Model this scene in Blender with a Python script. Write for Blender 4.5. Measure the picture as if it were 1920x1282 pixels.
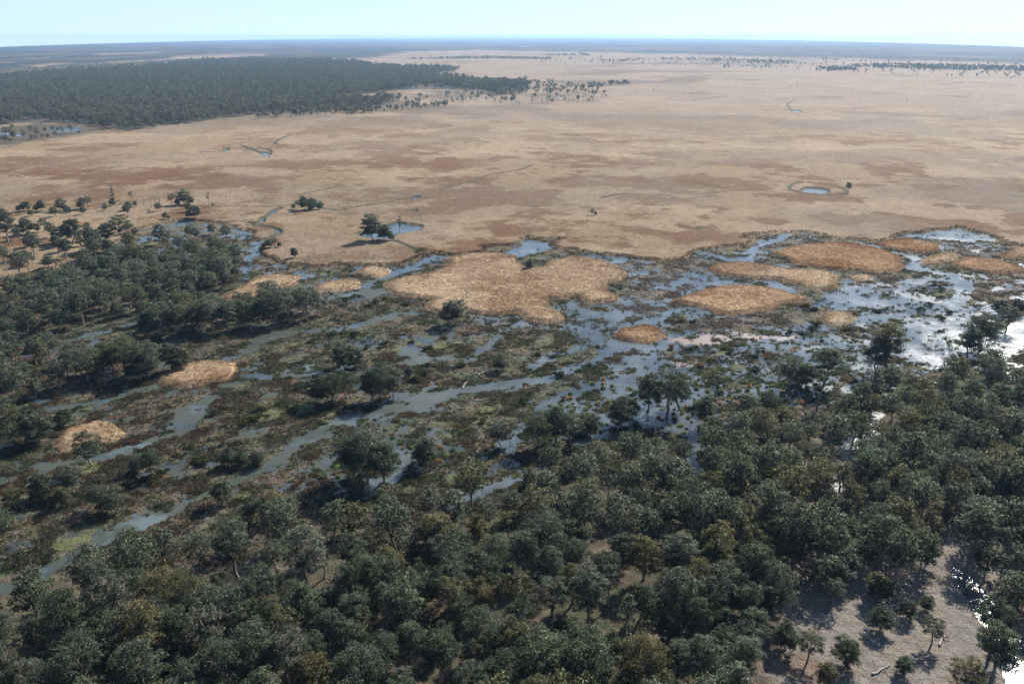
import bpy, math, random
import numpy as np
from mathutils import Vector

# ------------------------------------------------------------------ clearing
for o in list(bpy.data.objects):
    bpy.data.objects.remove(o)
scene = bpy.context.scene
COL = scene.collection

# ------------------------------------------------------------------ camera
F, CX, CY = 1557.0, 960.0, 641.0          # focal length and centre, in pixels of the 1920 px photograph
HC = 120.0                                # flying height
HORIZON = 67.0
PITCH = math.atan((CY - HORIZON) / F)
CP, SP = math.cos(PITCH), math.sin(PITCH)
cam_d = bpy.data.cameras.new('camera')
cam_d.sensor_fit = 'HORIZONTAL'; cam_d.sensor_width = 36.0
cam_d.lens = 36.0 * F / 1920.0
cam_d.clip_start = 1.0; cam_d.clip_end = 200000.0
cam = bpy.data.objects.new('camera', cam_d); COL.objects.link(cam)
cam.location = (0, 0, HC); cam.rotation_euler = (math.radians(90) - PITCH, 0, 0)
scene.camera = cam

# ------------------------------------------------------------------ sky and sun
SUN_EL, SUN_AZ = math.radians(37.0), math.radians(36.0)   # azimuth clockwise from +Y
world = bpy.data.worlds.new('World'); scene.world = world; world.use_nodes = True
wn = world.node_tree.nodes; wl = world.node_tree.links; wn.clear()
wo = wn.new('ShaderNodeOutputWorld'); bg = wn.new('ShaderNodeBackground'); sky = wn.new('ShaderNodeTexSky')
sky.sky_type = 'NISHITA'; sky.sun_disc = False
sky.sun_elevation = SUN_EL; sky.sun_rotation = SUN_AZ
sky.altitude = 100; sky.air_density = 1.0; sky.dust_density = 0.25; sky.ozone_density = 1.5
bg.inputs[1].default_value = 0.095
tcw = wn.new('ShaderNodeTexCoord'); vadd = wn.new('ShaderNodeVectorMath'); vadd.operation = 'ADD'; vadd.inputs[1].default_value = (0, 0, .10)
vnor = wn.new('ShaderNodeVectorMath'); vnor.operation = 'NORMALIZE'
wl.new(tcw.outputs['Generated'], vadd.inputs[0]); wl.new(vadd.outputs[0], vnor.inputs[0]); wl.new(vnor.outputs[0], sky.inputs[0])
hz_ = wn.new('ShaderNodeMix'); hz_.data_type = 'RGBA'; sp_ = wn.new('ShaderNodeSeparateXYZ'); mr_ = wn.new('ShaderNodeMapRange')
mr_.inputs[1].default_value = .04; mr_.inputs[2].default_value = .34; mr_.inputs[3].default_value = .68; mr_.inputs[4].default_value = 0
wl.new(tcw.outputs['Generated'], sp_.inputs[0]); wl.new(sp_.outputs[2], mr_.inputs[0]); wl.new(mr_.outputs[0], hz_.inputs[0])
wl.new(sky.outputs[0], hz_.inputs[6]); hz_.inputs[7].default_value = (3.1, 3.85, 4.18, 1)
wl.new(hz_.outputs[2], bg.inputs[0]); wl.new(bg.outputs[0], wo.inputs[0])
sun_d = bpy.data.lights.new('sun', 'SUN'); sun_d.energy = 4.8; sun_d.angle = math.radians(0.53); sun_d.color = (1.0, 0.94, 0.85)
sun = bpy.data.objects.new('sun', sun_d); COL.objects.link(sun)
sd = Vector((math.sin(SUN_AZ) * math.cos(SUN_EL), math.cos(SUN_AZ) * math.cos(SUN_EL), math.sin(SUN_EL)))
sun.rotation_euler = sd.to_track_quat('Z', 'Y').to_euler(); sun.location = (0, 0, 500)
vs = scene.view_settings
scene.display_settings.display_device = 'sRGB'
vs.view_transform = 'Standard'; vs.look = 'None'; vs.exposure = 1.15; vs.gamma = 1.0
cy = scene.cycles
cy.use_denoising = True; cy.max_bounces = 6; cy.diffuse_bounces = 2; cy.glossy_bounces = 2
cy.transmission_bounces = 3; cy.volume_bounces = 1; cy.transparent_max_bounces = 4
cy.use_adaptive_sampling = True; cy.adaptive_threshold = 0.02
cy.sample_clamp_indirect = 4.0

# ------------------------------------------------------------------ helpers: pixels of the photo to places on the ground, noise, distances
def at(px, py, z=0.0):
    dx, dy = (np.asarray(px, float) - CX) / F, (CY - np.asarray(py, float)) / F
    vy, vz = CP + dy * SP, -SP + dy * CP
    t = (HC - z) / -vz
    return dx * t, vy * t
def pix(X, Y, Z=0.0):
    depth = Y * CP + (HC - Z) * SP
    return CX + F * X / depth, CY - F * ((Z - HC) * CP + Y * SP) / depth
def W(pts):
    a = np.array(pts, float); x, y = at(a[:, 0], a[:, 1]); return np.stack([x, y], 1)
def hash2(ix, iy, seed):
    n = (ix.astype(np.int64) * 374761393 + iy.astype(np.int64) * 668265263 + seed * 1274126177) & 0xffffffff
    n = ((n ^ (n >> 13)) * 1274126177) & 0xffffffff
    n = ((n ^ (n >> 15)) * 2246822519) & 0xffffffff
    return ((n ^ (n >> 16)) & 0xffffff) / float(0xffffff)
def vnoise(x, y, seed):
    ix, iy = np.floor(x), np.floor(y); fx, fy = x - ix, y - iy
    fx = fx * fx * (3 - 2 * fx); fy = fy * fy * (3 - 2 * fy)
    a, b = hash2(ix, iy, seed), hash2(ix + 1, iy, seed); c, d = hash2(ix, iy + 1, seed), hash2(ix + 1, iy + 1, seed)
    return (a + (b - a) * fx) * (1 - fy) + (c + (d - c) * fx) * fy
def fbm(x, y, scale, octv=4, seed=1, gain=0.5):
    s = 0; amp = 1.0; tot = 0; ang = 0.6
    x, y = x / scale, y / scale
    for i in range(octv):
        s = s + amp * vnoise(x, y, seed + i * 17); tot += amp; amp *= gain
        x, y = (x * math.cos(ang) - y * math.sin(ang)) * 2.03 + 13.7, (x * math.sin(ang) + y * math.cos(ang)) * 2.03 - 5.1
    return s / tot
def sstep(a, b, x):
    t = np.clip((x - a) / (b - a), 0, 1); return t * t * (3 - 2 * t)
def sdf_poly(X, Y, poly, m=25.0, out=None):
    """signed distance, positive inside, clipped to +-m; max'd into out"""
    if out is None: out = np.full(X.shape, -m)
    lo, hi = poly.min(0) - m, poly.max(0) + m
    sel = np.nonzero((X > lo[0]) & (X < hi[0]) & (Y > lo[1]) & (Y < hi[1]))[0]
    if len(sel) == 0: return out
    x, y = X[sel], Y[sel]
    d2 = np.full(len(sel), m * m); ins = np.zeros(len(sel), bool)
    n = len(poly)
    for i in range(n):
        ax, ay = poly[i]; bx, by = poly[(i + 1) % n]
        ex, ey = bx - ax, by - ay; L = ex * ex + ey * ey + 1e-9
        t = np.clip(((x - ax) * ex + (y - ay) * ey) / L, 0, 1)
        d2 = np.minimum(d2, (x - ax - t * ex) ** 2 + (y - ay - t * ey) ** 2)
        c = (ay > y) != (by > y)
        ins ^= c & (x < ax + (y - ay) * ex / (ey if abs(ey) > 1e-9 else 1e-9))
    d = np.sqrt(d2); d = np.where(ins, d, -d)
    out[sel] = np.maximum(out[sel], d)
    return out
def sdf_line(X, Y, line, wid, m=25.0, out=None):
    """wid: half width(s) in metres; positive inside"""
    if out is None: out = np.full(X.shape, -m)
    n = len(line); wid = np.full(n, float(wid)) if np.ndim(wid) == 0 else np.array(wid, float)
    lo, hi = line.min(0) - m - wid.max(), line.max(0) + m + wid.max()
    sel = np.nonzero((X > lo[0]) & (X < hi[0]) & (Y > lo[1]) & (Y < hi[1]))[0]
    if len(sel) == 0: return out
    x, y = X[sel], Y[sel]; best = np.full(len(sel), -m)
    for i in range(n - 1):
        ax, ay = line[i]; ex, ey = line[i + 1] - line[i]; L = ex * ex + ey * ey + 1e-9
        t = np.clip(((x - ax) * ex + (y - ay) * ey) / L, 0, 1)
        d = np.sqrt((x - ax - t * ex) ** 2 + (y - ay - t * ey) ** 2)
        best = np.maximum(best, wid[i] + (wid[i + 1] - wid[i]) * t - d)
    out[sel] = np.maximum(out[sel], best)
    return out
def smooth_line(pts, k=4):
    p = W(pts); n = len(p)
    if n < 3: return p
    q = []
    for i in range(n - 1):
        p0, p1, p2, p3 = p[max(i - 1, 0)], p[i], p[i + 1], p[min(i + 2, n - 1)]
        for j in range(k):
            t = j / k
            q.append(0.5 * ((2 * p1) + (p2 - p0) * t + (2 * p0 - 5 * p1 + 4 * p2 - p3) * t * t + (3 * p1 - p0 - 3 * p2 + p3) * t ** 3))
    q.append(p[-1]); return np.array(q)

# ------------------------------------------------------------------ layout, traced in photo pixels and laid out on the ground
FIELD = [(-900, 640), (-300, 570), (0, 540), (60, 518), (110, 503), (150, 480), (200, 468), (240, 448), (280, 425), (340, 414), (400, 418), (440, 425),
         (472, 440), (485, 460), (492, 482), (520, 492), (560, 500), (600, 501), (640, 497), (700, 499), (750, 497), (780, 489), (787, 478), (787, 472), (812, 474),
         (854, 479), (890, 474), (917, 472), (905, 464), (950, 462), (978, 456), (990, 446), (1024, 449), (1050, 449), (1037, 463), (1087, 473),
         (1141, 478), (1181, 483), (1234, 490), (1280, 487), (1317, 473), (1350, 466), (1410, 455), (1397, 441), (1440, 440), (1467, 437), (1514, 437),
         (1560, 447), (1597, 450), (1644, 457), (1681, 446), (1704, 437), (1750, 434), (1781, 431), (1800, 427), (1827, 436), (1868, 446), (1881, 458), (1920, 461),
         (2300, 470), (3400, 520), (3400, 110), (960, 74), (-1600, 110)]
ISLANDS = {
 'big': [(723, 534), (757, 523), (800, 515), (840, 500), (844, 487), (874, 478), (934, 477), (964, 482), (970, 497), (987, 507), (1024, 503), (1029, 495),
         (1074, 483), (1124, 490), (1154, 500), (1174, 515), (1164, 528), (1134, 533), (1134, 547), (1159, 557), (1154, 565), (1107, 570), (1094, 560), (1074, 557),
         (1054, 563), (1027, 563), (1024, 573), (1047, 590), (1052, 600), (1020, 607), (984, 600), (974, 587), (940, 592), (894, 587), (870, 582), (840, 590),
         (800, 582), (800, 570), (817, 563), (773, 560), (733, 550)],
 'diamond': [(1261, 567), (1290, 556), (1330, 545), (1375, 536), (1420, 540), (1470, 548), (1509, 560), (1490, 568), (1458, 572), (1450, 580), (1420, 586),
         (1370, 592), (1340, 590), (1330, 582), (1300, 573)],
 'long': [(1332, 507), (1345, 497), (1380, 493), (1420, 497), (1480, 507), (1540, 508), (1573, 520), (1565, 532), (1570, 540), (1535, 546), (1500, 537),
         (1460, 525), (1400, 522), (1350, 517)],
 'north': [(1453, 475), (1490, 464), (1560, 457), (1610, 461), (1650, 470), (1680, 480), (1693, 500), (1680, 510), (1640, 513), (1600, 508), (1560, 507),
         (1500, 497), (1470, 485)],
 'tongue': [(1645, 457), (1700, 449), (1755, 459), (1760, 470), (1730, 475), (1680, 469), (1655, 464)],
 'wedge': [(1725, 489), (1755, 479), (1790, 478), (1792, 489), (1740, 497)],
 'flat': [(1780, 497), (1810, 486), (1870, 489), (1915, 505), (1910, 513), (1860, 514), (1810, 507)],
 'edge': [(1875, 477), (1920, 465), (1990, 470), (1990, 492), (1890, 487)],
 'button': [(1597, 521), (1615, 517), (1632, 520), (1628, 527), (1605, 527)],
 'pale': [(1535, 596), (1545, 588), (1590, 586), (1605, 597), (1590, 607), (1560, 612), (1540, 605)],
 'rusty': [(1152, 631), (1170, 619), (1210, 613), (1240, 620), (1243, 633), (1215, 643), (1170, 638)],
 'oval': [(677, 508), (700, 501), (728, 508), (725, 517), (700, 523), (683, 518)],
 'strip': [(590, 541), (610, 533), (650, 526), (672, 530), (670, 540), (640, 547), (600, 548)],
 'bend': [(415, 560), (440, 548), (455, 540), (490, 520), (530, 517), (560, 520), (560, 530), (540, 540), (500, 550), (470, 560), (440, 566)],
 'lens': [(295, 712), (320, 698), (350, 685), (390, 680), (437, 683), (440, 700), (435, 712), (390, 722), (340, 728), (310, 722)],
 'round': [(105, 838), (120, 815), (150, 803), (180, 795), (205, 797), (225, 812), (233, 822), (215, 832), (180, 838), (130, 847)],
}
# open water: polygons
POOLS = [
 [(607, 555), (680, 545), (727, 542), (732, 553), (680, 563), (640, 566), (610, 564)],
 [(920, 481), (955, 471), (985, 462), (992, 452), (1025, 455), (1034, 466), (1010, 473), (970, 483), (940, 485)],
 [(1075, 483), (1110, 477), (1180, 484), (1172, 491), (1150, 498), (1110, 489)],
 [(667, 440), (720, 425), (745, 418), (790, 425), (787, 432), (745, 440), (727, 450), (700, 450)],
 [(1686, 443), (1720, 438), (1780, 434), (1792, 428), (1805, 433), (1850, 440), (1864, 449), (1830, 451), (1805, 456), (1780, 450)],
 [(1605, 461), (1620, 458), (1645, 460), (1642, 465), (1612, 464)],
 [(1502, 357), (1508, 353), (1530, 353), (1548, 356), (1556, 361), (1548, 365), (1520, 364), (1505, 362)],
 [(257, 484), (277, 467), (307, 463), (302, 480), (274, 491)],
 [(255, 452), (270, 449), (278, 454), (262, 457)], [(284, 446), (298, 441), (302, 447), (288, 451)], [(292, 430), (300, 426), (304, 432), (296, 435)],
 [(325, 458), (338, 452), (346, 458), (332, 464)], [(110, 441), (126, 438), (128, 443), (114, 445)], [(388, 430), (400, 427), (405, 431), (394, 434)],
 [(590, 387), (598, 380), (605, 384), (600, 390)], [(108, 401), (120, 397), (130, 400), (116, 404)],
 [(95, 243), (103, 239), (135, 239), (148, 242), (140, 246), (110, 248)], [(2, 252), (10, 250), (14, 252), (6, 254)], [(36, 254), (42, 251), (44, 255)],
 [(417, 282), (424, 279), (428, 282), (422, 286)], [(462, 280), (474, 281), (472, 284), (464, 283)], [(484, 288), (498, 286), (507, 291), (500, 296)],
 [(1483, 209), (1494, 207), (1505, 211), (1497, 213)], [(768, 374), (780, 369), (790, 372), (776, 376)], [(772, 397), (782, 395), (783, 399)],
 [(1440, 538), (1460, 534), (1494, 544), (1480, 549), (1450, 545)], [(1270, 586), (1290, 577), (1330, 588), (1300, 597)],
 [(1560, 548), (1590, 545), (1625, 557), (1660, 560), (1640, 572), (1600, 574), (1565, 583), (1545, 572)],
 [(1890, 640), (1905, 600), (1960, 590), (1960, 640), (1910, 650)],
 [(1785, 1062), (1810, 1070), (1830, 1100), (1850, 1130), (1880, 1180), (1905, 1200), (1970, 1225), (2000, 1420), (1910, 1400), (1890, 1320), (1882, 1270), (1872, 1205), (1845, 1160), (1810, 1112), (1790, 1082)],
]
# channels: (half width in m, points)
CHANNELS = [
 (2.4, [(525, 392), (517, 396), (501, 407), (484, 420), (462, 419)]),
 (2.2, [(470, 424), (500, 428), (524, 437), (500, 450), (488, 462), (481, 477), (466, 487), (462, 522)]),
 (3.4, [(900, 570), (810, 586), (770, 588), (723, 595), (680, 607), (640, 616), (590, 618), (547, 622), (515, 634), (487, 640), (467, 657), (440, 670), (405, 682)]),
 (3.0, [(987, 600), (960, 614), (934, 630), (905, 652), (890, 680), (867, 671), (800, 675), (735, 685), (673, 707), (620, 700), (565, 699), (525, 707), (470, 708), (448, 715), (400, 744), (355, 766), (360, 788), (313, 815), (219, 850), (100, 872), (-60, 860)]),
 (4.0, [(1400, 560), (1330, 580), (1280, 582), (1234, 597), (1187, 614)]),
 ([4.6] * 44 + [4.2] * 8 + [3.6] * 8 + [2.8] * 33, [(1320, 640), (1270, 645), (1221, 650), (1174, 648), (1134, 667), (1087, 686), (1024, 707), (957, 720), (874, 732), (820, 739), (787, 760), (707, 776), (640, 790), (584, 815), (525, 862), (480, 885), (392, 929), (333, 956), (298, 972), (219, 995), (165, 1030), (59, 1085), (-80, 1130)]),
 (3.2, [(1480, 441), (1430, 457), (1407, 467), (1394, 490), (1340, 480), (1315, 486)]),
 (3.0, [(1681, 473), (1714, 484), (1721, 500), (1750, 508), (1795, 520), (1812, 534), (1806, 560), (1754, 570), (1731, 584), (1681, 592), (1607, 599), (1547, 616), (1480, 632), (1414, 632), (1280, 636), (1250, 640)]),
 (4.0, [(1690, 528), (1747, 524), (1800, 534), (1795, 560), (1780, 600), (1815, 625)]),
 (2.2, [(1500, 580), (1530, 575), (1567, 560)]),
 (2.4, [(825, 480), (790, 492), (740, 515), (700, 532), (690, 546)]),
 (2.6, [(350, 575), (300, 590), (240, 612), (200, 622), (134, 636), (60, 645), (-60, 650)]),
 (2.4, [(300, 724), (240, 740), (190, 752), (130, 762), (40, 775)]),
 (3.0, [(720, 790), (735, 830), (745, 870), (730, 900)]),
 (4.0, [(940, 840), (985, 800), (1040, 760), (1090, 730), (1150, 715), (1210, 718), (1280, 690)]),
 (2.6, [(1645, 780), (1622, 815), (1600, 850), (1582, 888), (1575, 918)]),
 (2.6, [(1300, 800), (1306, 850), (1306, 885), (1298, 920)]),
 (2.2, [(960, 900), (930, 912), (880, 930), (800, 975)]),
 (2.0, [(1160, 600), (1120, 590), (1085, 575), (1080, 560)]),
 (2.4, [(1060, 610), (1120, 625), (1090, 650), (1030, 670), (1000, 690)]),
 (2.0, [(160, 660), (175, 645), (170, 630)]),
]
# narrow dark creeks through the reed plain: (half width, points)
CREEKS = [
 (1.4, [(640, 392), (700, 386), (755, 376), (800, 372)]), (1.5, [(824, 356), (860, 348), (888, 341), (918, 329), (950, 324), (975, 320), (997, 311)]),
 (2.2, [(655, 270), (700, 268), (742, 268)]), (2.2, [(873, 267), (895, 266), (915, 269)]), (2.2, [(793, 243), (820, 241), (846, 238)]), (2.5, [(1054, 253), (1070, 255), (1086, 255)]),
 (2.0, [(375, 287), (400, 286), (430, 283)]), (2.0, [(540, 256), (525, 262), (515, 271), (545, 275)]), (2.0, [(450, 274), (470, 281), (500, 290), (506, 283), (480, 278)]),
 (3.0, [(1297, 189), (1340, 184), (1365, 182), (1423, 187), (1494, 187)]), (1.2, [(1494, 187), (1477, 195), (1484, 207), (1510, 213)]), (1.8, [(1420, 208), (1484, 207)]),
 (5.0, [(1757, 160), (1790, 157), (1814, 154), (1848, 158), (1925, 163)]), (3.0, [(1060, 172), (1100, 175), (1150, 170)]),
 (1.3, [(1480, 350), (1500, 345), (1540, 346), (1570, 353), (1586, 363), (1560, 369), (1510, 365), (1485, 359), (1478, 353), (1488, 347)]),
 (1.6, [(45, 402), (120, 399), (190, 391), (222, 378)]), (1.3, [(380, 392), (440, 388), (500, 390), (560, 386), (620, 395), (650, 396)]),
 (1.2, [(380, 417), (430, 418), (470, 414)]), (1.4, [(735, 452), (760, 462), (785, 474)]), (2.0, [(480, 222), (560, 216), (640, 212), (700, 214)]),
 (2.0, [(1230, 170), (1280, 178), (1320, 172)]), (1.2, [(1270, 425), (1290, 431), (1320, 430)]), (2.2, [(1130, 372), (1170, 365)]), (2.4, [(820, 300), (850, 296)]), (2, [(985, 278), (1020, 282)]),
 (2.0, [(640, 222), (680, 222), (720, 225)]), (1.6, [(1300, 345), (1345, 352)]), (1.2, [(555, 368), (585, 362), (620, 356)]),
]
SEDGE = [  # grey rush and sedge beds standing in shallow water
 [(1110, 500), (1190, 488), (1320, 480), (1340, 540), (1290, 560), (1255, 600), (1180, 610), (1130, 600), (1165, 570), (1180, 530)],
 [(1815, 530), (1860, 518), (1990, 508), (1990, 620), (1880, 600), (1830, 585)],
 [(1470, 520), (1580, 512), (1690, 515), (1740, 525), (1700, 545), (1600, 545), (1500, 545)],
 [(1740, 460), (1800, 456), (1900, 452), (1920, 465), (1870, 480), (1790, 480)],
 [(1400, 470), (1450, 455), (1510, 440), (1590, 455), (1490, 463), (1450, 480), (1420, 490)],
 [(1280, 600), (1400, 590), (1530, 588), (1530, 610), (1450, 620), (1280, 625)],
]
GREENS = [(430, 1715, 0)]
GREEN_SPOTS = [(1320, 600, 9), (1445, 400, 7), (1530, 545, 5), (1660, 690, 3)]
GREEN_SPOTS = [(785, 640, 7), (825, 648, 5), (765, 655, 6), (1020, 642, 6), (1075, 655, 4), (1350, 660, 5), (1385, 690, 4.5), (1140, 715, 4), (1510, 605, 7), (1440, 615, 6),
               (1690, 575, 9), (1720, 565, 6), (1560, 560, 6), (1590, 557, 5), (700, 465, 8), (945, 465, 4), (510, 775, 5), (480, 785, 4), (395, 840, 4), (345, 850, 3),
               (730, 800, 3), (820, 800, 4), (770, 810, 3), (910, 770, 3.5), (1060, 765, 4), (570, 765, 5), (555, 645, 3), (640, 650, 4), (820, 825, 3), (590, 815, 3),
               (850, 895, 4), (465, 930, 3.5), (170, 880, 4), (130, 1012, 6), (170, 1000, 5), (350, 570, 5), (320, 540, 4), (290, 455, 4), (500, 435, 4), (660, 525, 5), (600, 515, 4), (1390, 655, 4), (1300, 665, 4)]
WETTER = [  # shallow flooded ground, mottled
 [(1240, 640), (1540, 610), (1820, 560), (1930, 600), (1930, 680), (1700, 720), (1560, 790), (1480, 830), (1300, 860), (1180, 830), (1000, 820), (990, 780), (1120, 720)],
 [(1290, 500), (1400, 480), (1420, 500), (1330, 520), (1340, 545), (1270, 560)],
 [(1560, 540), (1820, 515), (1820, 600), (1560, 600)],
 [(1100, 555), (1270, 560), (1250, 620), (1060, 640)],
 [(690, 500), (790, 490), (840, 485), (840, 498), (740, 525), (690, 550), (620, 552)],
]
DRYSOIL = [[(1430, 1500), (1440, 1180), (1380, 1060), (1450, 960), (1560, 930), (1700, 920), (1840, 920), (2200, 900), (2300, 1500)]]
CLEARING = [(1360, 1480), (1385, 1320), (1420, 1210), (1490, 1130), (1590, 1095), (1690, 1095), (1770, 1080), (1830, 1160), (1855, 1300), (1880, 1480)]
FORESTFLOOR = [(-600, 1160), (0, 1150), (120, 1145), (220, 1085), (300, 1050), (440, 1040), (500, 1012), (640, 1005), (720, 980), (860, 945), (960, 965), (1010, 910), (1100, 880),
               (1220, 862), (1340, 850), (1480, 815), (1640, 760), (1800, 700), (1920, 720), (2500, 730), (2500, 1700), (-600, 1700)]
FARWOOD = [(-700, 262), (-200, 250), (0, 237), (60, 231), (130, 232), (200, 240), (230, 247), (280, 243), (330, 234), (400, 226), (480, 216), (560, 213), (640, 207), (723, 200), (752, 188), (700, 188), (660, 189),
           (640, 186), (670, 180), (707, 174), (760, 170), (807, 168), (850, 169), (887, 171), (924, 181), (974, 178), (996, 168), (997, 157), (900, 155), (870, 149), (814, 144),
           (814, 138), (850, 136), (857, 130), (790, 128), (740, 126), (700, 124), (673, 117), (600, 113), (480, 113), (380, 116), (250, 128), (120, 136), (0, 146), (-300, 160), (-700, 175)]
EF_C = 71.0
def edge_row(s):     # the row where the plain ends against the sky
    return EF_C + 19.0 * (np.clip(np.abs(s), 0, 0.9) / 0.617) ** 2

FARDARK = [(-900, 190), (-300, 162), (0, 147), (60, 141), (250, 127), (400, 113), (520, 113), (600, 112), (690, 111), (735, 104), (760, 98), (900, 95.5), (1000, 97), (1280, 103), (1400, 107), (1600, 112), (1760, 116), (1920, 121), (2400, 142),
           (3000, 160), (3000, 90), (2200, 84), (960, 68.5), (-300, 84), (-900, 90)]
STRIPS = [[(60, 125), (115, 121), (122, 124), (70, 128)], [(120, 124), (300, 112), (345, 107), (420, 104), (505, 103), (515, 106), (420, 110), (330, 115), (200, 124)], [(530, 116), (600, 113), (645, 113), (640, 117), (560, 119)], [(-60, 122), (20, 119), (30, 122), (-60, 126)],
          [(975, 88), (1010, 87.5), (1010, 88.8), (980, 89.2)], [(200, 104), (300, 99), (310, 100.5), (220, 106)], [(20, 114), (90, 109), (95, 111), (30, 116)]]
w_dark = W(FARDARK); w_strip = [W(v) for v in STRIPS]
w_field = W(FIELD); w_isl = {k: W(v) for k, v in ISLANDS.items()}
w_pools = [W(v) for v in POOLS]; w_ch = [(a, smooth_line(b)) for a, b in CHANNELS]; w_cr = [(a, smooth_line(b)) for a, b in CREEKS]
w_sedge = [W(v) for v in SEDGE]; w_wet = [W(v) for v in WETTER]; w_dry = [W(v) for v in DRYSOIL]; w_clear = W(CLEARING); w_floor = W(FORESTFLOOR); w_far = W(FARWOOD)
FARMARSH = W([(-300, 262), (0, 240), (60, 233), (140, 234), (215, 241), (170, 252), (90, 262), (30, 271), (0, 278), (-300, 300)])

def mixc(a, b, t):
    return a + (np.asarray(b) - a) * t[:, None]
def ground(X, Y):
    """height and colour of the ground at X, Y; water stands at z = 0"""
    X = np.asarray(X, float).ravel(); Y = np.asarray(Y, float).ravel()
    wx = (fbm(X, Y, 14, 3, 5) - .5) * 7 + (fbm(X, Y, 3.2, 2, 25) - .5) * 2.2
    wy = (fbm(X, Y, 14, 3, 9) - .5) * 7 + (fbm(X, Y, 3.2, 2, 29) - .5) * 2.2
    x, y = X + wx * .55, Y + wy * .55
    near = Y < 2200
    ex_ = (fbm(X, Y, 9, 4, 35, .65) - .5) * 9; ey_ = (fbm(X, Y, 9, 4, 39, .65) - .5) * 9
    f = np.full(X.shape, 25.0); f[near] = sdf_poly((x + ex_)[near], (y + ey_)[near], w_field, 25)
    fl = sdf_poly(x, y, w_floor, 25)
    ch = np.full(X.shape, -25.0)
    for p in w_pools: sdf_poly(x, y, p, 25, ch)
    for wdt, p in w_ch: sdf_line(X + wx * .8, Y + wy * .8, p, np.asarray(wdt, float)[:len(p)] * .60 if np.ndim(wdt) else wdt * (.56 if p[:, 0].mean() < 0 else .68), 25, ch)
    cr = np.full(X.shape, -25.0)
    for wdt, p in w_cr: sdf_line(X + wx * .35, Y + wy * .35, p, wdt, 25, cr)
    sg = np.full(X.shape, -25.0)
    for p in w_sedge: sdf_poly(x, y, p, 25, sg)
    wt = np.full(X.shape, -25.0)
    for p in w_wet: sdf_poly(x, y, p, 25, wt)
    dr = np.full(X.shape, -25.0)
    for p in w_dry: sdf_poly(x, y, p, 25, dr)
    fm = sdf_poly(X + wx * 6, Y + wy * 6, FARMARSH, 60)
    isl = np.full(X.shape, -25.0)
    for p in w_isl.values(): sdf_poly(x, y, p, 25, isl)
    clr = sdf_poly(x, y, w_clear, 25)
    # ---- height
    U, Vv = (X * .85 + Y * .52) / 2.2, -X * .52 + Y * .85            # the flood runs this way: beds and banks are drawn out along it
    n1 = fbm(U, Vv, 6.5, 5, 41, .6); n2 = fbm(X, Y, 2.6, 3, 61, .6); n0 = fbm(X, Y, 45, 3, 71)
    hm = 0.135 + (n1 - .5) * 1.15 + (n2 - .5) * .75 + (n0 - .5) * .5
    hm = hm - .26 * sstep(-8, 8, wt) - .05 * sstep(-4, 4, sg)
    hm = hm - 0.58 * sstep(-2.6, 2.0, ch)
    hm = np.clip(hm, -.6, .42)
    hf = 1.05 + (n2 - .5) * .55 + (n1 - .5) * .5                    # the reed plain stands a metre higher
    fe = sstep(-.3, .9, f)
    chf = sstep(-.8, .4, np.maximum(ch, cr - .4))
    h = hm * (1 - fe) + (hf * (1 - chf) + np.where(ch > cr, -.35, .12) * chf) * fe
    fme = sstep(-20, 20, fm)
    h = h * (1 - fme) + ((fbm(X, Y, 30, 4, 83) - .5) * 1.2 + .34) * fme * (ch < -4) - .6 * fme * (ch >= -4)
    floor_h = 0.45 + (n1 - .5) * .8 + (n0 - .5) * .6 - 1.3 * sstep(-2.0, 1.5, ch) + .25 * sstep(-10, 10, dr)
    back = sstep(-25, 25, fl)
    h = np.where(fl > -24, h * (1 - back) + floor_h * back, h)
    # ---- colour
    b1 = fbm(X, Y, 60, 6, 101, .6); b2 = fbm(X, Y, 22, 5, 131, .65); b3 = fbm(X, Y, 140, 3, 151)
    fine = fbm(X, Y, 1.3, 2, 171)
    c = np.tile(np.array([.108, .098, .076]), (len(X), 1))                      # marsh: grey-brown dead sedge
    m1 = fbm(U, Vv, 4.5, 4, 201, .65); m2 = fbm(U, Vv, 3.0, 4, 231, .65); m3 = fbm(U, Vv, 9, 4, 261, .65)
    c = mixc(c, [.098, .102, .058], sstep(.42, .56, m1))                          # olive rushes
    c = mixc(c, [.042, .055, .026], sstep(.57, .66, m2))                          # dark green beds
    lft = sstep(40, -60, X - (Y - 300) * .3)
    shore = sstep(-.02, .06, h) * sstep(.30, .14, h)
    c = mixc(c, [.112, .064, .048], np.clip(shore * sstep(.45, .58, m3) * (.08 + .62 * lft), 0, 1))   # red water weed along the banks
    c = mixc(c, [.14, .098, .058], sstep(.60, .70, fbm(U, Vv, 4, 4, 291, .65)) * .7)   # straw coloured tufts
    gsp = np.zeros(len(X))
    for gx, gy, gr in GREEN_SPOTS:
        wxg, wyg = at(gx, gy); d = np.hypot(X + wx * .6 - wxg, Y + wy * .6 - wyg) / (gr * .85)
        gsp = np.maximum(gsp, sstep(1.25, .55, d))
    c = mixc(c, [.112, .130, .055], gsp * sstep(.40, .56, m2 + .06) * .85)
    c = mixc(c, [.140, .116, .090], sstep(-3, 5, sg) * .85)
    mud = sstep(.02, -.04, h)
    c = mixc(c, [.05, .045, .035], mud)
    # reed plain
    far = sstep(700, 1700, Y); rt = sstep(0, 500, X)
    t = np.tile(np.array([.262, .190, .116]), (len(X), 1))
    nb = sstep(380, 450, Y) * sstep(950, 650, Y)
    t = mixc(t, [.172, .104, .052], sstep(.44, .54, b1 + (b2 - .5) * .7 + .065 * nb) * (1 - .6 * far))
    t = mixc(t, [.155, .082, .036], sstep(.555, .605, b2 * .6 + b1 * .4 + .035 * nb) * (1 - .8 * far) * .9)
    t = mixc(t, [.34, .262, .178], sstep(.52, .60, fbm(X, Y, 60, 6, 311, .6)) * .75)
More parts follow.
